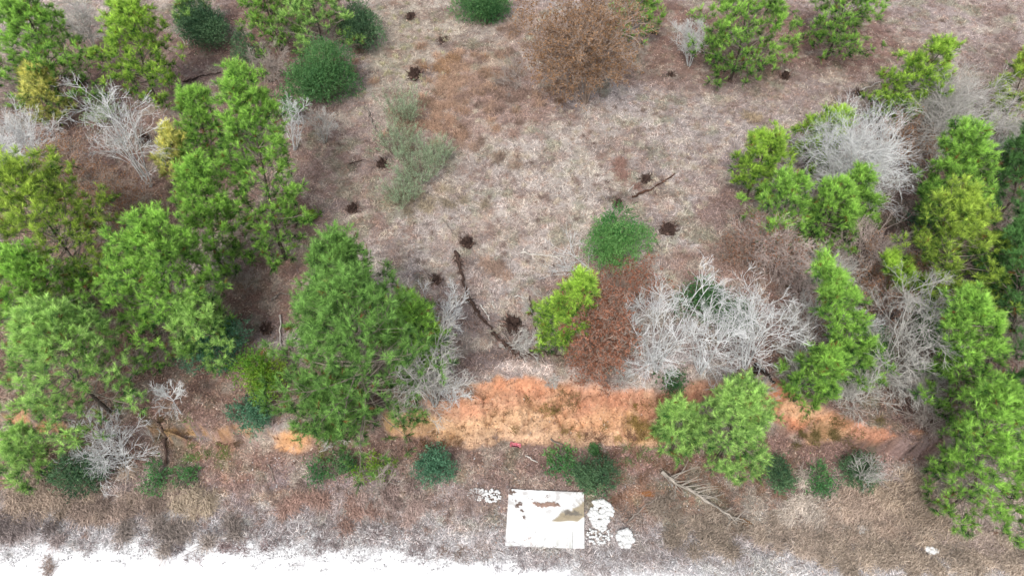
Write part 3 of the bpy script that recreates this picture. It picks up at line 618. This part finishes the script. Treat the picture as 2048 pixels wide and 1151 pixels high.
bares = [
 (302,372,248,262,84,96,'white',"white many-stemmed bare tree rooted by a dark stump in the left wood",dict(stems=6,dens=.9)),
 (60,360,48,285,78,64,'white',"pale twiggy bare tree at the left edge above the olive-tipped pine",dict(stems=7,dens=1.3)),
 (190,105,178,45,50,55,'grey',"grey twiggy bare tree between the two top left pines",dict(stems=5,dens=1.1)),
 (1378,132,1376,88,40,46,'white',"pale bare bush beside the full green pine at the upper edge",dict(stems=5)),
 (362,826,348,790,50,52,'white',"small white bare tree lying open over red litter at the lower left",dict(stems=1,dens=.9)),
 (240,912,240,898,80,52,'white',"radiating white bare tree above the dark shrub, lower left",dict(stems=7,dens=.7)),
 (590,300,600,235,40,40,'white',"thin white-stemmed bare sapling cluster below the wide green shrub",dict(stems=5,dens=.6)),
 (650,285,652,250,34,30,'grey',"faint grey brush right of the white-stemmed saplings",dict(stems=5,dens=.7)),
 (1690,410,1692,335,112,80,'white',"big white domed bare tree over sand in the right wood",dict(stems=11,dens=1.3)),
 (1860,310,1868,232,106,66,'grey',"domed grey bare tree under the bright pine tips, upper right",dict(stems=11,dens=1.3)),
 (2000,340,2012,275,48,50,'grey',"grey bare tree at the right edge beside the domed one",dict(stems=6)),
 (1312,740,1318,655,80,106,'white',"large white bare tree right of the red-brown leafy tree",dict(stems=8,dens=.9)),
 (1490,735,1512,655,108,86,'white',"wide white bare tree above the black leaning log on the bank",dict(stems=7,dens=.9)),
 (1700,800,1690,770,68,56,'grey',"grey fan of bare branches drooping over the right end of the bank",dict(stems=8,dens=1.0)),
 (1760,760,1815,680,84,96,'grey',"tangled grey dead tree beside the bushy bright pine",dict(stems=5,dens=1.2)),
 (870,810,868,735,84,92,'grey',"grey twiggy tree at the right foot of the biggest pine",dict(stems=8,dens=.9)),
 (895,680,890,625,50,50,'white',"faint pale bare bush left of the dark rotten log line",dict(stems=5,dens=.7)),
 (1720,540,1722,490,74,52,'pink',"pinkish-white twig tree below the single pine spike",dict(stems=7,dens=.9)),
 (1545,560,1540,500,72,58,'pink',"pinkish twig tree at the edge of the clearing under the wide green pine",dict(stems=6,leaf=(176,128,100),leafn=.7)),
 (1103,772,1103,752,16,16,'grey',"tiny dead bush at the top of the orange clay",dict(stems=4,dens=.5,h=.6)),
 (540,165,542,130,34,34,'dull',"grey-brown leafless bush between dark shrub and tall left pine",dict(stems=5)),
 (1075,640,1062,585,34,44,'grey',"thin leafless sapling near the middle stump",dict(stems=2,dens=.5)),
 (492,575,490,550,26,26,'dull',"little leafless bush on the red soil right of the star-limbed pine",dict(stems=4,dens=.6,h=.9)),
 (372,90,378,66,26,26,'grey',"short leafless stem in front of the dark blue-green shrub",dict(stems=2,dens=.6)),
 (1720,965,1716,942,46,34,'grey',"bare twigs arching over the dark round shrub, lower right",dict(stems=5,dens=.5,h=2.0)),
 (760,985,762,962,36,30,'dull',"low leafless bush below the row of bushes, beside the gravel",dict(stems=5,dens=.5)),
 (640,900,668,880,30,30,'grey',"bare snag poking out of the bank below the low spreading pine",dict(stems=3,dens=.4)),
 (905,800,900,790,40,40,'white',"pale brittle bush drooping on the left end of the orange clay",dict(stems=5,dens=.6)),
 (1180,540,1135,520,60,34,'white',"white brittle branches spread left of the lone bright shrub",dict(stems=4,dens=.5,h=.6)),
 (310,880,320,860,30,24,'grey',"grey dead bush on the lip of the bank, lower left",dict(stems=3,dens=.5,h=1.)),
 (1600,700,1590,640,60,60,'grey',"grey bare tree between the wide white tree and the zigzag pine",dict(stems=5,dens=.9)),
 (1640,560,1640,540,60,40,'grey',"low grey bare tree above the zigzag pine",dict(stems=6,dens=.8)),
 (1980,720,1990,690,60,50,'dull',"dull leafless thicket tree by the right edge below the deep green pine",dict(stems=6,dens=.8)),
 (1850,850,1870,820,60,40,'dull',"dull leafless bush above the lower right corner pine",dict(stems=6,dens=.8)),
 (80,180,10,200,60,50,'dull',"dull leafless bush left of the small yellow pine",dict(stems=6,dens=.8)),
 (1100,660,1108,700,0,0,'dull',"",{}),
 (1960,420,1985,395,46,50,'dull',"dull twiggy bush between the pointed pine and the right edge",dict(stems=6,dens=.8)),
 (2010,830,2010,800,56,40,'pink',"pinkish leafless bush at the right edge above the corner pine",dict(stems=6,dens=.9)),
 (1600,590,1585,570,50,34,'pink',"pinkish leafless bush left of the zigzag pine's tip",dict(stems=6,dens=.8)),
 (1400,745,1405,655,84,88,'white',"white bare tree standing between the two largest white bare trees",dict(stems=6,dens=.75)),
 (1255,700,1265,640,50,56,'grey',"grey bare tree wedged between the red-brown leafy tree and the white ones",dict(stems=5,dens=.7)),
 (1600,790,1580,740,60,46,'grey',"grey wispy bare tree at the bank's lip right of the black leaning log",dict(stems=6,dens=.8)),
 (1530,520,1520,480,60,46,'pink',"pinkish bare brush with tan leaves under the clearing-edge twig tree",dict(stems=7,dens=1.1,leaf=(196,150,124),leafn=1.2)),
 (1655,600,1650,575,56,44,'grey',"pale wiry bare brush right above the zigzag pine's middle",dict(stems=6,dens=1.0)),
 (1770,640,1765,610,50,46,'pink',"pinkish bare brush between the zigzag pine and the slanting dead trunk",dict(stems=6,dens=1.0,leaf=(186,142,112),leafn=1.0)),
 (1690,690,1700,655,40,40,'white',"white wiry bare bush close behind the zigzag pine",dict(stems=5,dens=.8)),
 (1840,800,1830,760,60,50,'grey',"grey fan of bare twigs below the slanting dead trunk",dict(stems=6,dens=1.0)),
 (2020,900,2030,760,46,50,'grey',"grey leafless tree cut by the right edge above the corner pine",dict(stems=5,dens=.9)),
 (1520,800,1500,790,40,30,'grey',"grey bare twigs spilling around the black leaning log",dict(stems=5,dens=.7)),
 (270,745,282,720,36,30,'dull',"small dull leafless bush under the star-limbed pine",dict(stems=4,dens=.6)),
 (1250,760,1245,742,34,26,'grey',"grey brush hanging over the clay below the large white bare tree",dict(stems=5,dens=.6)),
 (1040,170,1020,150,40,34,'dull',"dull brown brush left of the big tan-leaved tree",dict(stems=6,dens=.6,h=1.0)),
 (905,75,960,95,0,0,'dull',"",{}),
 (1000,690,1070,680,36,22,'grey',"grey heap of dead twigs beneath the largest black stump",dict(stems=6,dens=.6,h=.6)),
 (445,560,450,530,30,30,'dull',"dull leafless sapling between the two middle-left pines",dict(stems=4,dens=.6)),
]
for i, b in enumerate(bares):
    if b[4]: bare(i, *b[:8], **b[8])
brown = [
 (1172,205,1168,120,104,108,'brown',"big rounded tan-leaved tree at the top of the clearing",dict(stems=10,dens=1.7,leaf=(178,140,104),leafn=3,ls=.13)),
 (1200,745,1195,662,76,92,'brown',"red-brown leafy tree between the slender pine and the white bare tree",dict(stems=9,dens=1.5,leaf=(174,122,98),leafn=3,ls=.13)),
 (1275,600,1262,570,56,34,'brown',"low red-leaved bush just under the lone bright shrub",dict(stems=7,dens=.9,leaf=(190,126,98),leafn=2)),
 (150,400,150,345,80,50,'brown',"brown-leaved thicket above the olive-tipped pine",dict(stems=8,dens=.9,leaf=(184,138,104),leafn=2)),
 (250,450,245,425,80,40,'brown',"brown-leaved thicket at the foot of the white many-stemmed tree",dict(stems=8,dens=.9,leaf=(184,138,104),leafn=2)),
 (1780,600,1772,575,66,70,'brown',"tan-leaved bush left of the yellow-tipped pine",dict(stems=7,dens=1,leaf=(184,138,104),leafn=2)),
 (1490,520,1480,510,50,40,'brown',"tan-leaved bush at the clearing's right edge",dict(stems=7,dens=.8,leaf=(176,130,104),leafn=1.0)),
 (1800,320,1800,300,60,50,'brown',"brown-leaved brush between the two domed bare trees",dict(stems=7,dens=.9,leaf=(184,138,104),leafn=2)),
 (60,160,190,140,0,0,'brown',"",{}),
]
for i, b in enumerate(brown):
    if b[4]: bare(100 + i, *b[:8], group="trees holding dead brown leaves", name="brown_leaf_tree", cat="tree", **b[8])

# ------------------------------------------------------------------ stumps
def stump(i, u, v, rp, label, cut=False, hh=.35, roots=24):
    g = np.random.default_rng(7000 + i); x, y, z = ground_at(u, v + rp * .3); r = rp / px_per_m(v, z)
    root = thing("tree_stump", (x, y, z), label, "tree stump", "stumps left in the clearing")
    K = 18; L = 6; th = np.arange(K) / K * 6.28; V_ = []; rr = r * .42
    for l in range(L):
        t = l / (L - 1); fl = 1 + .75 * (1 - t) ** 2.5; jag = g.uniform(-.3, .3, K) * hh * (1.8 if l == L - 1 and not cut else .1)
        ra = rr * fl * (1 + .18 * np.sin(3 * th + i) + .14 * g.normal(0, 1, K)) * (1 if l < L - 1 else .9)
        V_ += [(ra[k] * math.cos(th[k]), ra[k] * math.sin(th[k]), -.05 + hh * t * 1.1 + jag[k]) for k in range(K)]
    V_ += [(0, 0, hh * (1.02 if cut else .45))]; F3 = []
    for l in range(L - 1):
        for k in range(K):
            a = l * K + k; b = l * K + (k + 1) % K; F3 += [(a, b, b + K), (a, b + K, a + K)]
    c0 = alb(84, 68, 62); cols = jitcol(c0, len(V_), g, .3)
    if not cut: F3 += [((L - 1) * K + k, (L - 1) * K + (k + 1) % K, L * K) for k in range(K)]
    sw_ = obj("stump_wood", mesh("stump_wood", V_, F3, cols, M_char), root)
    if cut:
        tv = [(V_[(L - 1) * K + k][0] * .99, V_[(L - 1) * K + k][1] * .99, V_[(L - 1) * K + k][2] + .004) for k in range(K)] + [(0, 0, hh * 1.08)]
        obj("cut_face", mesh("cut_face", tv, [(k, (k + 1) % K, K) for k in range(K)], jitcol(alb(196, 184, 168), K + 1, g), M_pale), sw_)
    ns = 9; a = g.uniform(0, 6.28, ns); P0 = np.stack([np.cos(a) * rr * 1.1, np.sin(a) * rr * 1.1, np.zeros(ns)], -1); Sh = grow(g, P0, np.stack([np.cos(a) * .6, np.sin(a) * .6, np.full(ns, 1.)], -1), hh * g.uniform(.5, 1.5, ns), 3, .2)
    for q_ in range(ns):
        v_, f_ = tubes(Sh[q_:q_ + 1], rad(Sh[q_:q_ + 1], .12 * r + .015, .008), 5); obj("shard", mesh("shard", v_, f_, jitcol(alb(120, 98, 88) * g.uniform(.5, 2.2), len(v_), g, .3), M_bark), root)
    a = g.uniform(0, 6.28, roots); P0 = np.stack([np.cos(a) * rr, np.sin(a) * rr, g.uniform(.02, .2, roots)], -1); D0 = np.stack([np.cos(a), np.sin(a), g.uniform(-.35, .12, roots)], -1)
    Pr = grow(g, P0, D0, r * g.uniform(.25, .85, roots), 5, .35); Pr[..., 2] = np.maximum(Pr[..., 2], .0); q, _ = branch(g, Pr, 3, .7, r * .5, .2, 3, .25); q[..., 2] = np.maximum(q[..., 2], .01)
    v_, f_ = merge([tubes(Pr, rad(Pr, .035 * r + .012, .007), 5), tubes(q, rad(q, .011, .005), 5)]); obj("roots", mesh("roots", v_, f_, jitcol(alb(104, 86, 78), len(v_), g, .4), M_char), root)
stumps = [
 (830,145,20,"big dark stump left of the tan bunch grass, upper clearing",False,.5), (822,30,14,"dark stump near the top edge of the clearing",False,.3), (886,78,13,"flat dark stump below and right of the topmost stump",False,.15),
 (765,325,15,"black stump half hidden by the sage-green bushes",False,.4), (706,414,18,"black splayed stump near the tiny yellow-green bush",False,.35), (935,480,20,"domed dark stump above the rotten log line",False,.35),
 (872,555,18,"low ragged stump left of the rotten log line",False,.2), (1025,642,26,"largest black stump inside the bend of the rotten log line",False,.5), (1292,355,18,"dark stump with sticks beside it, above the lone bright shrub",False,.25),
 (1236,404,14,"black stump peeking out behind the lone bright shrub",False,.3), (1336,452,24,"wide black stump right of the lone bright shrub",False,.3), (1569,152,11,"upright stump with a pale top, upper right clearing",True,.7),
 (1772,150,14,"black round stump right of the pale-topped stump",False,.3), (1718,184,14,"ragged black stump with a stick pointing at its neighbour",False,.2), (1706,230,12,"dark stump hard against the slanting bright pine's tips",False,.4),
 (290,275,17,"black stump behind the stems of the white many-stemmed tree",False,.4), (160,166,14,"black stump right of the dark trunk near the top left corner",False,.5), (533,652,20,"charred stump pit left of the biggest pine",False,.15),
 (1342,148,9,"small dark stump right of the big tan-leaved tree",False,.2), (1305,62,9,"small dark stump below the pine at the upper edge by the tan tree",False,.3), (1410,385,0,""), (80,745,0,"")]
for i, s in enumerate(stumps):
    if s[2]: stump(i, s[0], s[1], s[2], s[3], s[4], s[5])

# ------------------------------------------------------------------ logs and fallen branches
def log(i, pts, r, ck, label, twigs=0, name="fallen_branch", tl=.5, lift=0.0, cat="branch"):
    g = np.random.default_rng(8000 + i); W = np.array([ground_at(u, v) for u, v in pts]); b = W[0].copy(); W = W - b
    n_ = len(W); ts = np.linspace(0, n_ - 1, 5 * n_); P = np.stack([np.interp(ts, range(n_), W[:, k]) for k in range(3)], -1); P += g.normal(0, .02 + r * .35, P.shape)
    P[:, 2] = height(P[:, 0] + b[0], P[:, 1] + b[1]) - b[2] + r * .7 + lift; P = P[None]
    root = thing(name, b, label, cat, "fallen logs and branches")
    rr = rad(P, r, r * .45) * g.uniform(.6, 1.35, P.shape[:2]); v_, f_ = tubes(P, rr, 7); col = alb(*ck)
    obj("stem", mesh("stem", v_, f_, jitcol(col, len(v_), g, .45), M_bark, True), root)
    if twigs:
        if 'log' in name: twigs += 9
        q, _ = branch(g, P, twigs, .9, tl, .02, 4, .15); q2, _ = branch(g, q, 3, .7, tl * .5, .2, 3, .15)
        for B in (q, q2): B[..., 2] = np.maximum(B[..., 2], height(B[..., 0] + b[0], B[..., 1] + b[1]) - b[2] + .02)
        for a_, (qq, q_r) in enumerate([(q[k:k + 1], r * .4) for k in range(len(q))]):
            v_, f_ = tubes(qq, rad(qq, q_r, .007 if tl < 1 else .011), 4); obj("twig", mesh("twig", v_, f_, jitcol(col * (1 if 'log' not in name else g.uniform(.7, 2.6)), len(v_), g, .25), M_bark), root)
PALE, DK, GY = (226, 218, 208), (92, 74, 66), (160, 148, 138)
logs = [
 ([(732,218),(752,262),(776,304)], .055, GY, "long pale pole lying beside the sage-green bushes", 2), ([(1042,508),(1100,514),(1166,518)], .07, PALE, "pale log lying left of the lone bright shrub", 4),
 ([(561,632),(562,690)], .045, PALE, "straight pale stick beside the charred stump pit", 0), ([(545,602),(562,588),(588,592)], .05, GY, "crooked branch on bare soil above the charred stump pit", 2),
 ([(912,506),(922,548),(936,590)], .12, DK, "dark rotten log, upper length of the curved log line", 5), ([(938,596),(958,632),(985,662)], .12, DK, "dark rotten log, middle length of the curved log line", 6),
 ([(985,668),(1012,692),(1045,716)], .13, DK, "dark rotten log, lowest length of the curved log line", 8), ([(1050,712),(1085,706),(1132,716)], .09, (96,78,70), "brown log running right from the end of the curved log line", 8),
 ([(962,614),(972,626),(981,640)], .05, PALE, "short white stick left of the largest black stump", 0), ([(984,606),(990,620)], .035, PALE, "tiny bent white twig above the largest black stump", 0),
 ([(1060,594),(1066,640),(1074,668)], .04, (110,92,84), "thin brown stick right of the largest black stump", 2), ([(1030,595),(1056,597)], .045, PALE, "short pale stick at the foot of the thin leafless sapling", 0),
 ([(1722,182),(1762,166)], .035, PALE, "pale stick between two black stumps, upper right", 0), ([(1262,398),(1300,382),(1350,350)], .09, (98,72,60), "crumbling brown log above the lone bright shrub", 6),
 ([(368,166),(400,156),(442,148)], .07, (80,66,60), "dark log on litter below the dark blue-green shrub", 3), ([(1255,385),(1282,360)], .04, PALE, "pale stick leaning against the stump above the bright shrub", 0),
 ([(1320,950),(1400,998),(1476,1046)], .07, (186,176,164), "fallen leafless treetop with comb-like limbs, right of the slab", 44), ([(1306,470),(1322,504)], .035, GY, "thin grey stick right of the lone bright shrub", 0),
 ([(700,330),(728,322)], .035, DK, "dark twig near the black stump left of the sage bushes", 3), ([(885,440),(905,468),(930,466)], .03, GY, "grey twig curving over the domed dark stump", 2),
 ([(318,845),(330,880),(336,930)], .07, (108,90,82), "dark branch hanging straight down the bank, lower left", 5), ([(1052,862),(1098,878)], .0, GY, "", 0),
 ([(1052,862),(1090,905)], .0, GY, "", 0), ([(1100,878),(1148,905)], .04, GY, "grey stick lying across the light green bush", 2), ([(1052,911),(1072,926)], .04, PALE, "short pale stick right of the red scrap", 0),
 ([(540,930),(550,965)], .03, GY, "thin twig on the gravel slope below the clay patch", 2), ([(1010,938),(1035,954)], .03, GY, "thin pale twig above the concrete slab's left corner", 0),
 ([(1255,1045),(1290,1010),(1330,990)], .035, GY, "bent grey stem right of the lumpy white spill", 6), ([(655,872),(672,910),(700,935)], .05, (176,160,144), "pale splintered limb under the low spreading pine", 10),
 ([(985,655),(1040,700)], .05, GY, "grey limb leaning into the bend of the log line", 6), ([(1000,640),(1030,690)], .035, GY, "slim grey limb crossing below the largest black stump", 5), ([(1010,702),(1045,660)], .035, GY, "slim grey limb slanting right below the largest stump", 4),
]
for i, l in enumerate(logs):
    if l[1] > 0:
        big = l[3].find(' log') > 0 and l[1] >= .07; log(i, l[0], l[1] * (1 if big else 1.45), l[2], l[3], l[4], name="rotten_log" if big else "fallen_branch", tl=1.7 if l[4] > 20 else .7, cat="log" if big else "branch", lift=.25 if l[4] > 20 else .10)
# black leaning log on the bank
log(60, [(1512, 738), (1492, 762), (1470, 800)], .16, (52, 42, 40), "black leaning log over the top of the bank, behind the flat pine", 3, name="rotten_log", cat="log", lift=.3)
log(61, [(1512, 738), (1530, 752), (1545, 770)], .12, (56, 46, 42), "short black limb forking right from the black leaning log", 2, name="rotten_log", cat="log", lift=.2)
log(62, [(1760, 668), (1795, 630), (1838, 590)], .20, (98, 92, 88), "thick grey-black dead trunk slanting through the right wood", 6, name="rotten_log", cat="log", lift=1.5)

# ------------------------------------------------------------------ concrete slab, spill lumps, mud, red scrap, puddles
cz = float(height(*at_plane(1090, 1040, LOW))) + .24
cor = [at_plane(u, v, cz) for u, v in [(1018, 977), (1098, 980), (1168, 984), (1170, 1040), (1169, 1096), (1090, 1094), (1010, 1090), (1014, 1034)]]
g = np.random.default_rng(9); ring = []
for k in range(8):
    a, b = cor[k], cor[(k + 1) % 8]
    for t in np.linspace(0, 1, 10)[:-1]: ring.append(a + (b - a) * t + g.normal(0, .008, 2))
ring = np.array(ring); ctr = ring.mean(0); nr = len(ring); layers = [(1.0, -.35), (1.0, -.012), (.994, 0), (.8, 0.0), (.6, 0), (.4, 0), (.2, 0)]
NU, NV = 110, 80; c4 = [at_plane(u, v, cz) for u, v in [(1018, 977), (1168, 984), (1169, 1096), (1010, 1090)]]
uu, vv = np.meshgrid(np.linspace(0, 1, NU), np.linspace(0, 1, NV)); Q = (c4[0] * ((1 - uu) * (1 - vv))[..., None] + c4[1] * (uu * (1 - vv))[..., None] + c4[2] * (uu * vv)[..., None] + c4[3] * ((1 - uu) * vv)[..., None])
edge = np.minimum(np.minimum(uu, 1 - uu) * 4, np.minimum(vv, 1 - vv) * 3); Q += (fbm(Q[..., 0] * 3, Q[..., 1] * 3, 5) - .5)[..., None] * .05 * (edge < .02)[..., None]
a_ = uu + (fbm(uu * 7, vv * 6, 71) - .5) * .18 + (fbm(uu * 40, vv * 30, 171) - .5) * .07; b_ = vv + (fbm(uu * 7, vv * 6, 72) - .5) * .14 + (fbm(uu * 40, vv * 30, 172) - .5) * .07
def el(cu, cv, ru, rv): return sm(1.15, .8, np.sqrt(((a_ - cu) / ru) ** 2 + ((b_ - cv) / rv) ** 2))
wet = sm(-.01, .07, (b_ - (.14 + (1 - a_) * .92)) + .02) * sm(.555, .53, vv + .012 * np.sin(uu * 17) + .10 * sm(.9, 1, uu)) * sm(.5, .6, uu); dirt = np.maximum.reduce([el(.55, .27, .16, .055), el(.40, .23, .07, .03)])
spk = np.maximum.reduce([el(.07, .07, .04, .05), el(.12, .28, .04, .06), el(.21, .50, .03, .04), el(.30, .15, .02, .02), el(.55, .10, .015, .05), el(.17, .36, .03, .03)]) * sm(.35, .5, fbm(uu * 22, vv * 16, 73))
spk = np.maximum(spk, .35 * sm(.6, .7, fbm(uu * 9, vv * 8, 79)) * sm(.6, .3, vv)); seam = sm(.006, .002, np.abs(uu - .855)) * (vv > .72) * .7; crk = sm(.010, .0, np.abs(fbm(uu * 3, vv * 2.4, 88) - .5)) * .45; moss = sm(.55, .75, fbm(uu * 12, vv * 6, 75)) * sm(.7, 1, vv) * .5
C3 = np.array([.57, .568, .56]) * (.94 + .12 * fbm(uu * 30, vv * 24, 74))[..., None]
for m_, c_ in ((crk, alb(140, 140, 132)), (moss, alb(176, 176, 160)), (seam, alb(120, 120, 110)), (wet, alb(186, 172, 146) * (.8 + .45 * fbm(uu * 6, vv * 18, 76))[..., None]), (wet * el(.84, .38, .13, .05) * .8, alb(120, 116, 112)), (dirt, alb(168, 140, 126) * (.5 + fbm(uu * 30, vv * 24, 77))[..., None]), (spk, alb(120, 100, 90))):
    C3 = C3 * (1 - m_[..., None]) + c_ * m_[..., None]
zz = .02 * wet + .035 * dirt * (.5 + fbm(uu * 30, vv * 24, 78)) + .02 * spk - .004 * (edge < .03) - .006 * seam
V_ = np.concatenate([np.stack([Q[..., 0] - ctr[0], Q[..., 1] - ctr[1], zz], -1).reshape(-1, 3)]); ii = (np.arange(NV - 1)[:, None] * NU + np.arange(NU - 1)[None]).ravel(); F3 = np.stack([ii, ii + NU, ii + NU + 1, ii + 1], 1)
per = np.concatenate([np.arange(NU), np.arange(1, NV) * NU + NU - 1, (NV - 1) * NU + np.arange(NU - 2, -1, -1), np.arange(NV - 2, 0, -1) * NU]); low = V_[per] + [0, 0, -.36]; n0 = len(V_); V_ = np.concatenate([V_, low]); pn = np.roll(per, -1); lo_ = n0 + np.arange(len(per)); F3 = np.concatenate([F3, np.stack([per, pn, np.roll(lo_, -1), lo_], 1)])
slab = obj("concrete_slab", mesh("concrete_slab", V_, F3, np.concatenate([C3.reshape(-1, 3), np.tile([.5, .49, .47], (len(per), 1))]), M_conc), loc=(*ctr, cz))
tag(slab, "white rectangular concrete slab with mud washed over its right side", "slab")
def blob(name, pts, z, h, col, mat, label=None, kind=None, cat=None, vary=.15, wob=.5):
    P = np.array([at_plane(u, v, z) for u, v in pts]); n_ = len(P); ts = np.linspace(0, n_, n_ * 6, endpoint=False); Q = np.stack([np.interp(ts, range(n_ + 1), np.append(P[:, k], P[0, k])) for k in (0, 1)], -1)
    g = np.random.default_rng(int(abs(pts[0][0] * 7 + pts[0][1]))); Q += g.normal(0, .03, Q.shape); c = Q.mean(0); m = len(Q); V_ = []; L = 7
    for l in range(L):
        s = 1 - l / L; zz = h * (1 - s ** 2.2); V_ += [[*((q - c) * s), zz * (1 + wob * (vn((q[0]) * 9 + l * 3.1, q[1] * 9, 3) - .5)) + (-.06 if l == 0 else 0)] for q in Q]
    V_ += [[0, 0, h]]; F3 = []
    for l in range(L - 1):
        for k in range(m): a = l * m + k; b = l * m + (k + 1) % m; F3 += [(a, b, b + m), (a, b + m, a + m)]
    F3 += [((L - 1) * m + k, (L - 1) * m + (k + 1) % m, len(V_) - 1) for k in range(m)]
    o = obj(name, mesh(name, V_, F3, jitcol(np.array(col), len(V_), g, vary), mat), loc=(*c, z)); tag(o, label, cat, None, kind); return o
gz = float(height(*at_plane(1200, 1020, LOW)))
def lumps(u, v, ru, rv, n, label, smin=.06, smax=.2, hole=False):
    """lumpy concrete washout: irregular knobs fused into one mass"""
    x, y, z = ground_at(u, v); m = px_per_m(v, z); g = np.random.default_rng(int(u)); Vs, Fs, k = [], [], 0
    pts = g.uniform(-1, 1, (n * 6, 2)); pts = pts[(pts ** 2).sum(1) < 1][:n]
    if hole: pts = pts[~((np.abs(pts[:, 0] + .1) < .18) & (np.abs(pts[:, 1] - .45) < .16)) & ~((pts[:, 0] > .5) & (pts[:, 1] < 0)) & ~((pts[:, 0] < -.55) & (pts[:, 1] > .5))]
    T, Pn = 7, 10
    for px_, py_ in pts:
        s = g.uniform(smin, smax); sq = g.uniform(.6, 1, 3); o = np.array([px_ * ru / m, py_ * rv / m / .95, .16]); b0 = len(Vs)
        for a in range(T):
            ph = a / (T - 1) * math.pi
            for b in range(Pn):
                th = b / Pn * 6.283; d = np.array([math.sin(ph) * math.cos(th), math.sin(ph) * math.sin(th), math.cos(ph)])
                Vs.append(o + d * s * sq * [1, 1, .8] * (1 + g.normal(0, .05)))
        for a in range(T - 1):
            for b in range(Pn): i_ = b0 + a * Pn + b; j_ = b0 + a * Pn + (b + 1) % Pn; Fs.append((i_, j_, j_ + Pn, i_ + Pn))
    Vs = np.array(Vs); Vs[:, 2] = np.maximum(Vs[:, 2], -.1)
    o = obj("concrete_spill", mesh("concrete_spill", Vs, Fs, jitcol(np.array([.55, .55, .54]), len(Vs), g, .2), M_rock), loc=(x, y, z)); tag(o, label, "concrete spill", "hardened concrete spills by the slab")
lumps(1203, 1030, 24, 28, 150, "lumpy white concrete spill with holes, touching the slab's right side", .09, .19, True)
lumps(1198, 1072, 28, 16, 70, "loose grey-white crumbs of concrete below the holed spill", .04, .10)
lumps(1250, 1078, 16, 16, 70, "round white concrete lump alone to the right of the slab", .09, .18)
lumps(953, 990, 17, 13, 90, "left half of the white rubble left of the slab", .04, .10)
lumps(984, 992, 18, 13, 80, "right half of the white rubble left of the slab, greyer", .04, .09)
lumps(1722, 1058, 14, 8, 20, "pale sandy rock sunk in the brush of the ditch, upper left of the pair", .1, .18)
lumps(1862, 1102, 12, 7, 14, "pale smooth rock sunk in the ditch brush, lower right of the pair", .1, .2)
M_pud = mat_col("muddy_water", .08, .5)
for pts, c_ in [([(1466,1040),(1482,1034),(1500,1040),(1506,1048),(1484,1052)], (140,98,48)), ([(1822,1070),(1845,1062),(1866,1072),(1872,1080),(1844,1082)], (150,124,66)), ([(1922,1058),(1936,1052),(1948,1060),(1934,1068)], (150,108,52)), ([(1276,984),(1296,978),(1316,986),(1298,994)], (160,104,60))]:
    P = [ground_at(u, v) for u, v in pts]; blob("puddle", pts, max(q[2] for q in P) + .05, .004, alb(*c_), M_pud, kind='structure', vary=.02, wob=0)
# red scrap: a crushed tray with folded lip, torn end, and a dark tube painting the hollow's shade
x, y, z = ground_at(1031, 891); t = thing("red_scrap", (x, y, z), "crumpled pinkish-red plastic scrap with a dark hollow, at the foot of the clay", "scrap"); t.rotation_euler = (0, 0, -.12)
g = np.random.default_rng(44); NX, NY = 15, 7; V_ = []
for j in range(NY):
    for i in range(NX):
        a = i / (NX - 1) - .5; b = j / (NY - 1) - .5; e = max(abs(a) * 2, abs(b) * 2)
        V_.append([a * .62, b * .26 * (1.25 if a < -.3 else 1), .05 + .13 * sm(.55, .9, e) * (1 - .5 * (b > .2)) + g.normal(0, .012) + (.05 if i == 0 and j % 2 else 0)])
cr = np.tile(alb(232, 110, 128), (len(V_), 1)); cr[g.random(len(V_)) < .2] = alb(246, 190, 190)
obj("tray", mesh("tray", V_, [(j * NX + i, j * NX + i + 1, (j + 1) * NX + i + 1, (j + 1) * NX + i) for j in range(NY - 1) for i in range(NX - 1)], cr, mat_col("red_plastic", .4, .5)), t)
P = np.array([[[-.2, -.07, .13], [-.05, -.075, .14], [.1, -.085, .13], [.28, -.1, .12]]]); v_, f_ = tubes(P, np.array([[.02, .03, .03, .015]]), 6); obj("hollow_shade", mesh("hollow_shade", v_, f_, jitcol(alb(96, 30, 60), len(v_), g), M_char), t)
P = np.array([[[-.3, .1, .08], [-.22, .11, .2], [-.12, .1, .16]], [[-.31, -.1, .06], [-.27, -.12, .18], [-.2, -.12, .12]]]); v_, f_ = tubes(P, np.full((2, 3), .018), 6); obj("torn_lip", mesh("torn_lip", v_, f_, jitcol(alb(238, 140, 150), len(v_), g), M_char), t)
